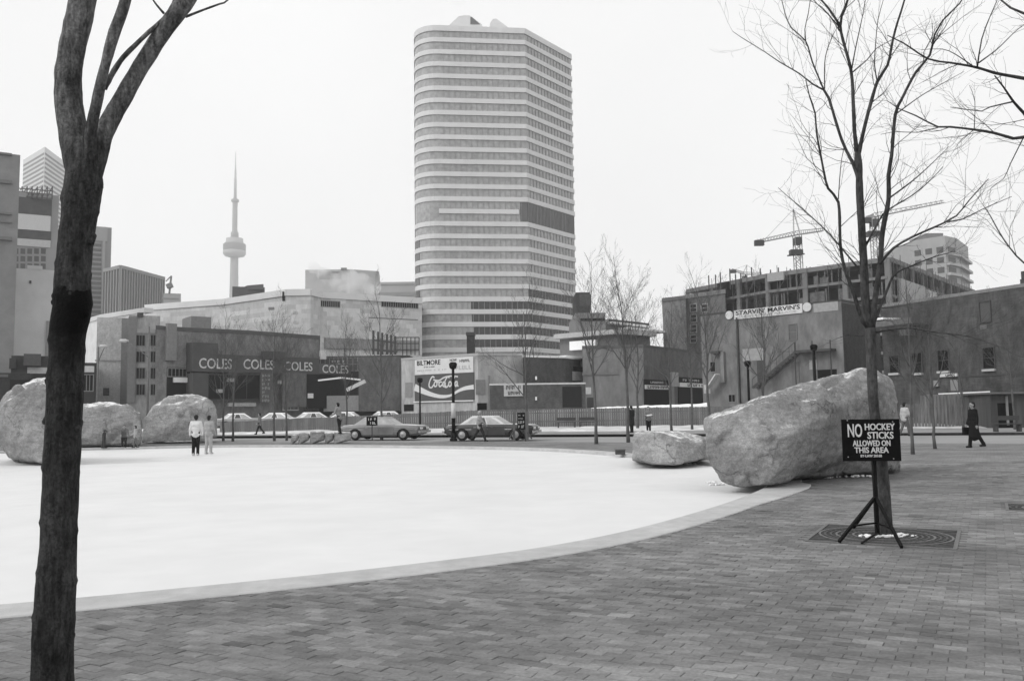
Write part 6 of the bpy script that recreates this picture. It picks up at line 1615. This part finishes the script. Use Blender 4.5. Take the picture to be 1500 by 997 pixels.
    m.capsule(J['sh', -1], J['sh', 1], .085, .085, 12); m.capsule(neck - Vector((0, 0, .07)), neck - Vector((0, 0, .02)), .085, .07, 10)
    for sd in (-1, 1): m.capsule(J['sh', sd], J['el', sd], .078, .064, 12); m.capsule(J['el', sd], J['wr', sd], .064, .05, 12)
    if skirt:
        m.capsule(hip, hip - Vector((0, 0, .35 * skirt)), .165, .20, 14)
    rem(S_(m).build('coat', cm_, e, local=True), .024)
    for sd in (-1, 1):
        m = MB(); a = J['ank', sd]; m.capsule(a + Vector((-.04, 0, -.03)), a + Vector((.13, 0, -.04)), .048, .04, 10); m.capsule(a + Vector((-.01, 0, .06)), a + Vector((-.02, 0, -.02)), .052, .05, 10); S_(m).build('shoe', shoes, e, smooth=True, local=True)
    m = MB(); m.capsule(head + Vector((-.018, 0, .045)), head + Vector((-.035, 0, .0)), .100, .092, 14); m.capsule(head + Vector((-.045, 0, .0)), head + Vector((-.05, 0, -.06)), .075, .06, 10)
    o = S_(m).build('hair', hair if not hat else hat, e, local=True); rem(o, .02)
    if extra: extra(e, J, hip, s)
    return e
PI = math.pi
def stick(e, J, hip, s):
    m = MB(); a = J['wr', 1] * s; b = J['wr', -1] * s; m.capsule(a + Vector((.05, -.10, .02)), b + Vector((.05, .10, -.02)), .055, .055, 8); m.build('muff', m_white, e, smooth=True, local=True)
def bag(e, J, hip, s):
    m = MB(); c = J['wr', -1] * s - Vector((0, 0, .12)); m.box(c.x - .17, c.y - .06, c.z - .3, c.x + .17, c.y + .06, c.z); m.build('bag', m_black, e, local=True)
    m = MB(); m.tube([c + Vector((-.08, 0, 0)), c + Vector((-.05, 0, .1)), c + Vector((.05, 0, .1)), c + Vector((.08, 0, 0))], [.01] * 4, 6); m.build('bag_handle', m_black, e, local=True)
person('skater in white sweater and black trousers seen from behind on the ice', 286.5, 667, 1.75, PI / 2 + .15, .62, .012, legs=((.02, .02), (-.03, .05)), arms=((0, .2, .22), (0, .2, .22)), z=ICE_Z, shoes=shoe_l)
person('skater in pale coat and pale trousers beside the one in white sweater', 305.5, 664.5, 1.72, PI / 2 - .3, .33, .36, legs=((.08, .05), (-.06, .05)), arms=((.1, .6, .12), (0, .3, .12)), z=ICE_Z, shoes=shoe_l)
person('child in grey jacket and dark trousers standing before the long rounded boulder', 152, 656, 1.62, 0.5, .2, .045, hair=hair_l, legs=((.03, .02), (-.05, .05)), arms=((.2, .6, .1), (.1, .5, .1)))
person('dark-haired figure crouching against the long rounded boulder', 181.5, 655, 1.5, -PI / 2 + .4, .14, .03, legs=((1.35, 1.9), (1.2, 1.8)), arms=((.7, .6, .1), (.7, .6, .1)), lean=.35, drop=.42)
person('small child in pale jacket carrying a dark bundle by the dome boulder', 198, 655.5, 1.15, PI + .2, .35, .12, legs=((.2, .1), (-.2, .2)), arms=((.5, .5, .1), (-.2, .3, .3)))
person('person in dark clothes half hidden behind the upright boulder at the left edge', 5, 662, 1.65, .2, .03, .02, legs=((.45, .1), (-.45, .25)), arms=((.5, .4, .1), (-.4, .3, .1)), z=ICE_Z, lean=.25)
person('small distant walker in grey coat by the fence below the bookshop', 428-48, 636, 1.7, PI, .18, .03, legs=((.4, .1), (-.35, .3)), arms=((.35, .3, .1), (-.35, .3, .1)), z=.1)
person('walker in light coat passing along the fence right of the slim tree pair', 383, 635.5, 1.72, 0, .25, .06, legs=((.42, .1), (-.38, .3)), arms=((.4, .3, .1), (-.4, .3, .1)), z=.1) if False else None
person('person in pale jacket and black trousers standing on the low stones', 497, 646, 1.72, PI - .4, .24, .015, legs=((.12, .1), (-.12, .1)), arms=((.5, 1.0, .15), (.3, .8, .15)), lean=.15, Y=47.9, z=.52)
person('walker in pale coat and fur hat striding past the white-roofed car', 703, 646.5, 1.72, .25, .28, .03, legs=((.42, .12), (-.40, .35)), arms=((.35, .5, .12), (-.3, .5, .12)), Y=47.5, hat=mat('fur_hat', .3, var=.3, scale=20))
person('person in long dark coat with pale scarf by the board fence', 925.5, 636, 1.78, PI / 2 + .5, .02, .015, legs=((.06, .05), (-.06, .05)), arms=((.1, .3, .12), (.1, .3, .12)), skirt=1.0, z=.1, Y=58)
person('person in grey jacket holding a white bundle at the waist by the board fence', 950.5, 636.5, 1.70, -PI / 2, .17, .012, legs=((.02, .02), (-.02, .04)), arms=((.35, 1.25, .3), (.35, 1.25, .3)), z=.1, Y=57, extra=stick)
person('person in pale jacket seen from the side right of the huge boulder', 1327, 640, 1.70, .3, .42, .10, legs=((.25, .1), (-.25, .2)), arms=((.3, .5, .1), (-.2, .3, .1)), z=.1, Y=44)
person('woman in long black coat walking left with a bag at the right', 1428, 655.5, 1.74, PI, .012, .012, legs=((.20, .08), (-.26, .22)), arms=((.15, .3, .08), (-.1, .15, .12)), skirt=1.35, extra=bag)

# ------------------------------------------------------------------ steam and haze
def steam(name, label, blobs, Y, dens, scale):
    m = MB()
    for x, y, r in blobs:
        c = at(x, y, Y); rr = r * Y / FPX; m.lathe([(max(.01, rr * math.sin(math.pi * i / 10)), -rr * math.cos(math.pi * i / 10)) for i in range(11)], c, 16)
    o = m.build(name, None, smooth=True)
    o.data.materials.clear()
    r = o.modifiers.new('r', 'REMESH'); r.mode = 'VOXEL'; r.voxel_size = 6 * Y / FPX * .25
    mt = bpy.data.materials.new(name + '_vapour'); mt.use_nodes = True; t = mt.node_tree; t.nodes.remove(t.nodes['Principled BSDF'])
    pv = t.nodes.new('ShaderNodeVolumePrincipled'); pv.inputs['Color'].default_value = (.96,) * 3 + (1,); pv.inputs['Anisotropy'].default_value = .2
    geo = t.nodes.new('ShaderNodeTexCoord'); nz = t.nodes.new('ShaderNodeTexNoise'); nz.inputs['Scale'].default_value = scale; nz.inputs['Detail'].default_value = 4
    mr = t.nodes.new('ShaderNodeMapRange'); mr.inputs[1].default_value = .42; mr.inputs[2].default_value = .75; mr.inputs[3].default_value = 0; mr.inputs[4].default_value = dens
    t.links.new(geo.outputs['Object'], nz.inputs['Vector']); t.links.new(nz.outputs['Fac'], mr.inputs[0]); t.links.new(mr.outputs[0], pv.inputs['Density']); t.links.new(pv.outputs[0], t.nodes['Material Output'].inputs['Volume'])
    o.data.materials.append(mt); setp(o, label, 'steam', kind='stuff'); return o
steam('steam', 'white steam drifting over the roof of the shopping centre', [(490, 415, 16), (510, 410, 18), (530, 415, 16), (475, 402, 12), (545, 420, 14), (460, 392, 10), (520, 425, 14)], 217, .6, .16)
steam('steam_plume', 'faint steam rising from the roof of the striped tower', [(680, 14, 10), (672, 2, 13), (660, -14, 17), (650, -40, 22)], 245, .12, .12)
hz = MB().box(-1400, -40, -1.4, 1400, 2000, 580).build('haze', None)
hz.data.materials.clear()
hm = bpy.data.materials.new('winter_haze'); hm.use_nodes = True; t = hm.node_tree; t.nodes.remove(t.nodes['Principled BSDF'])
pv = t.nodes.new('ShaderNodeVolumePrincipled'); pv.inputs['Color'].default_value = (.995,) * 3 + (1,); pv.inputs['Density'].default_value = 0.00028; pv.inputs['Anisotropy'].default_value = .1
t.links.new(pv.outputs[0], t.nodes['Material Output'].inputs['Volume']); hz.data.materials.append(hm)
setp(hz, 'pale winter haze over the city', 'haze', kind='stuff')
hz.display_type = 'WIRE'
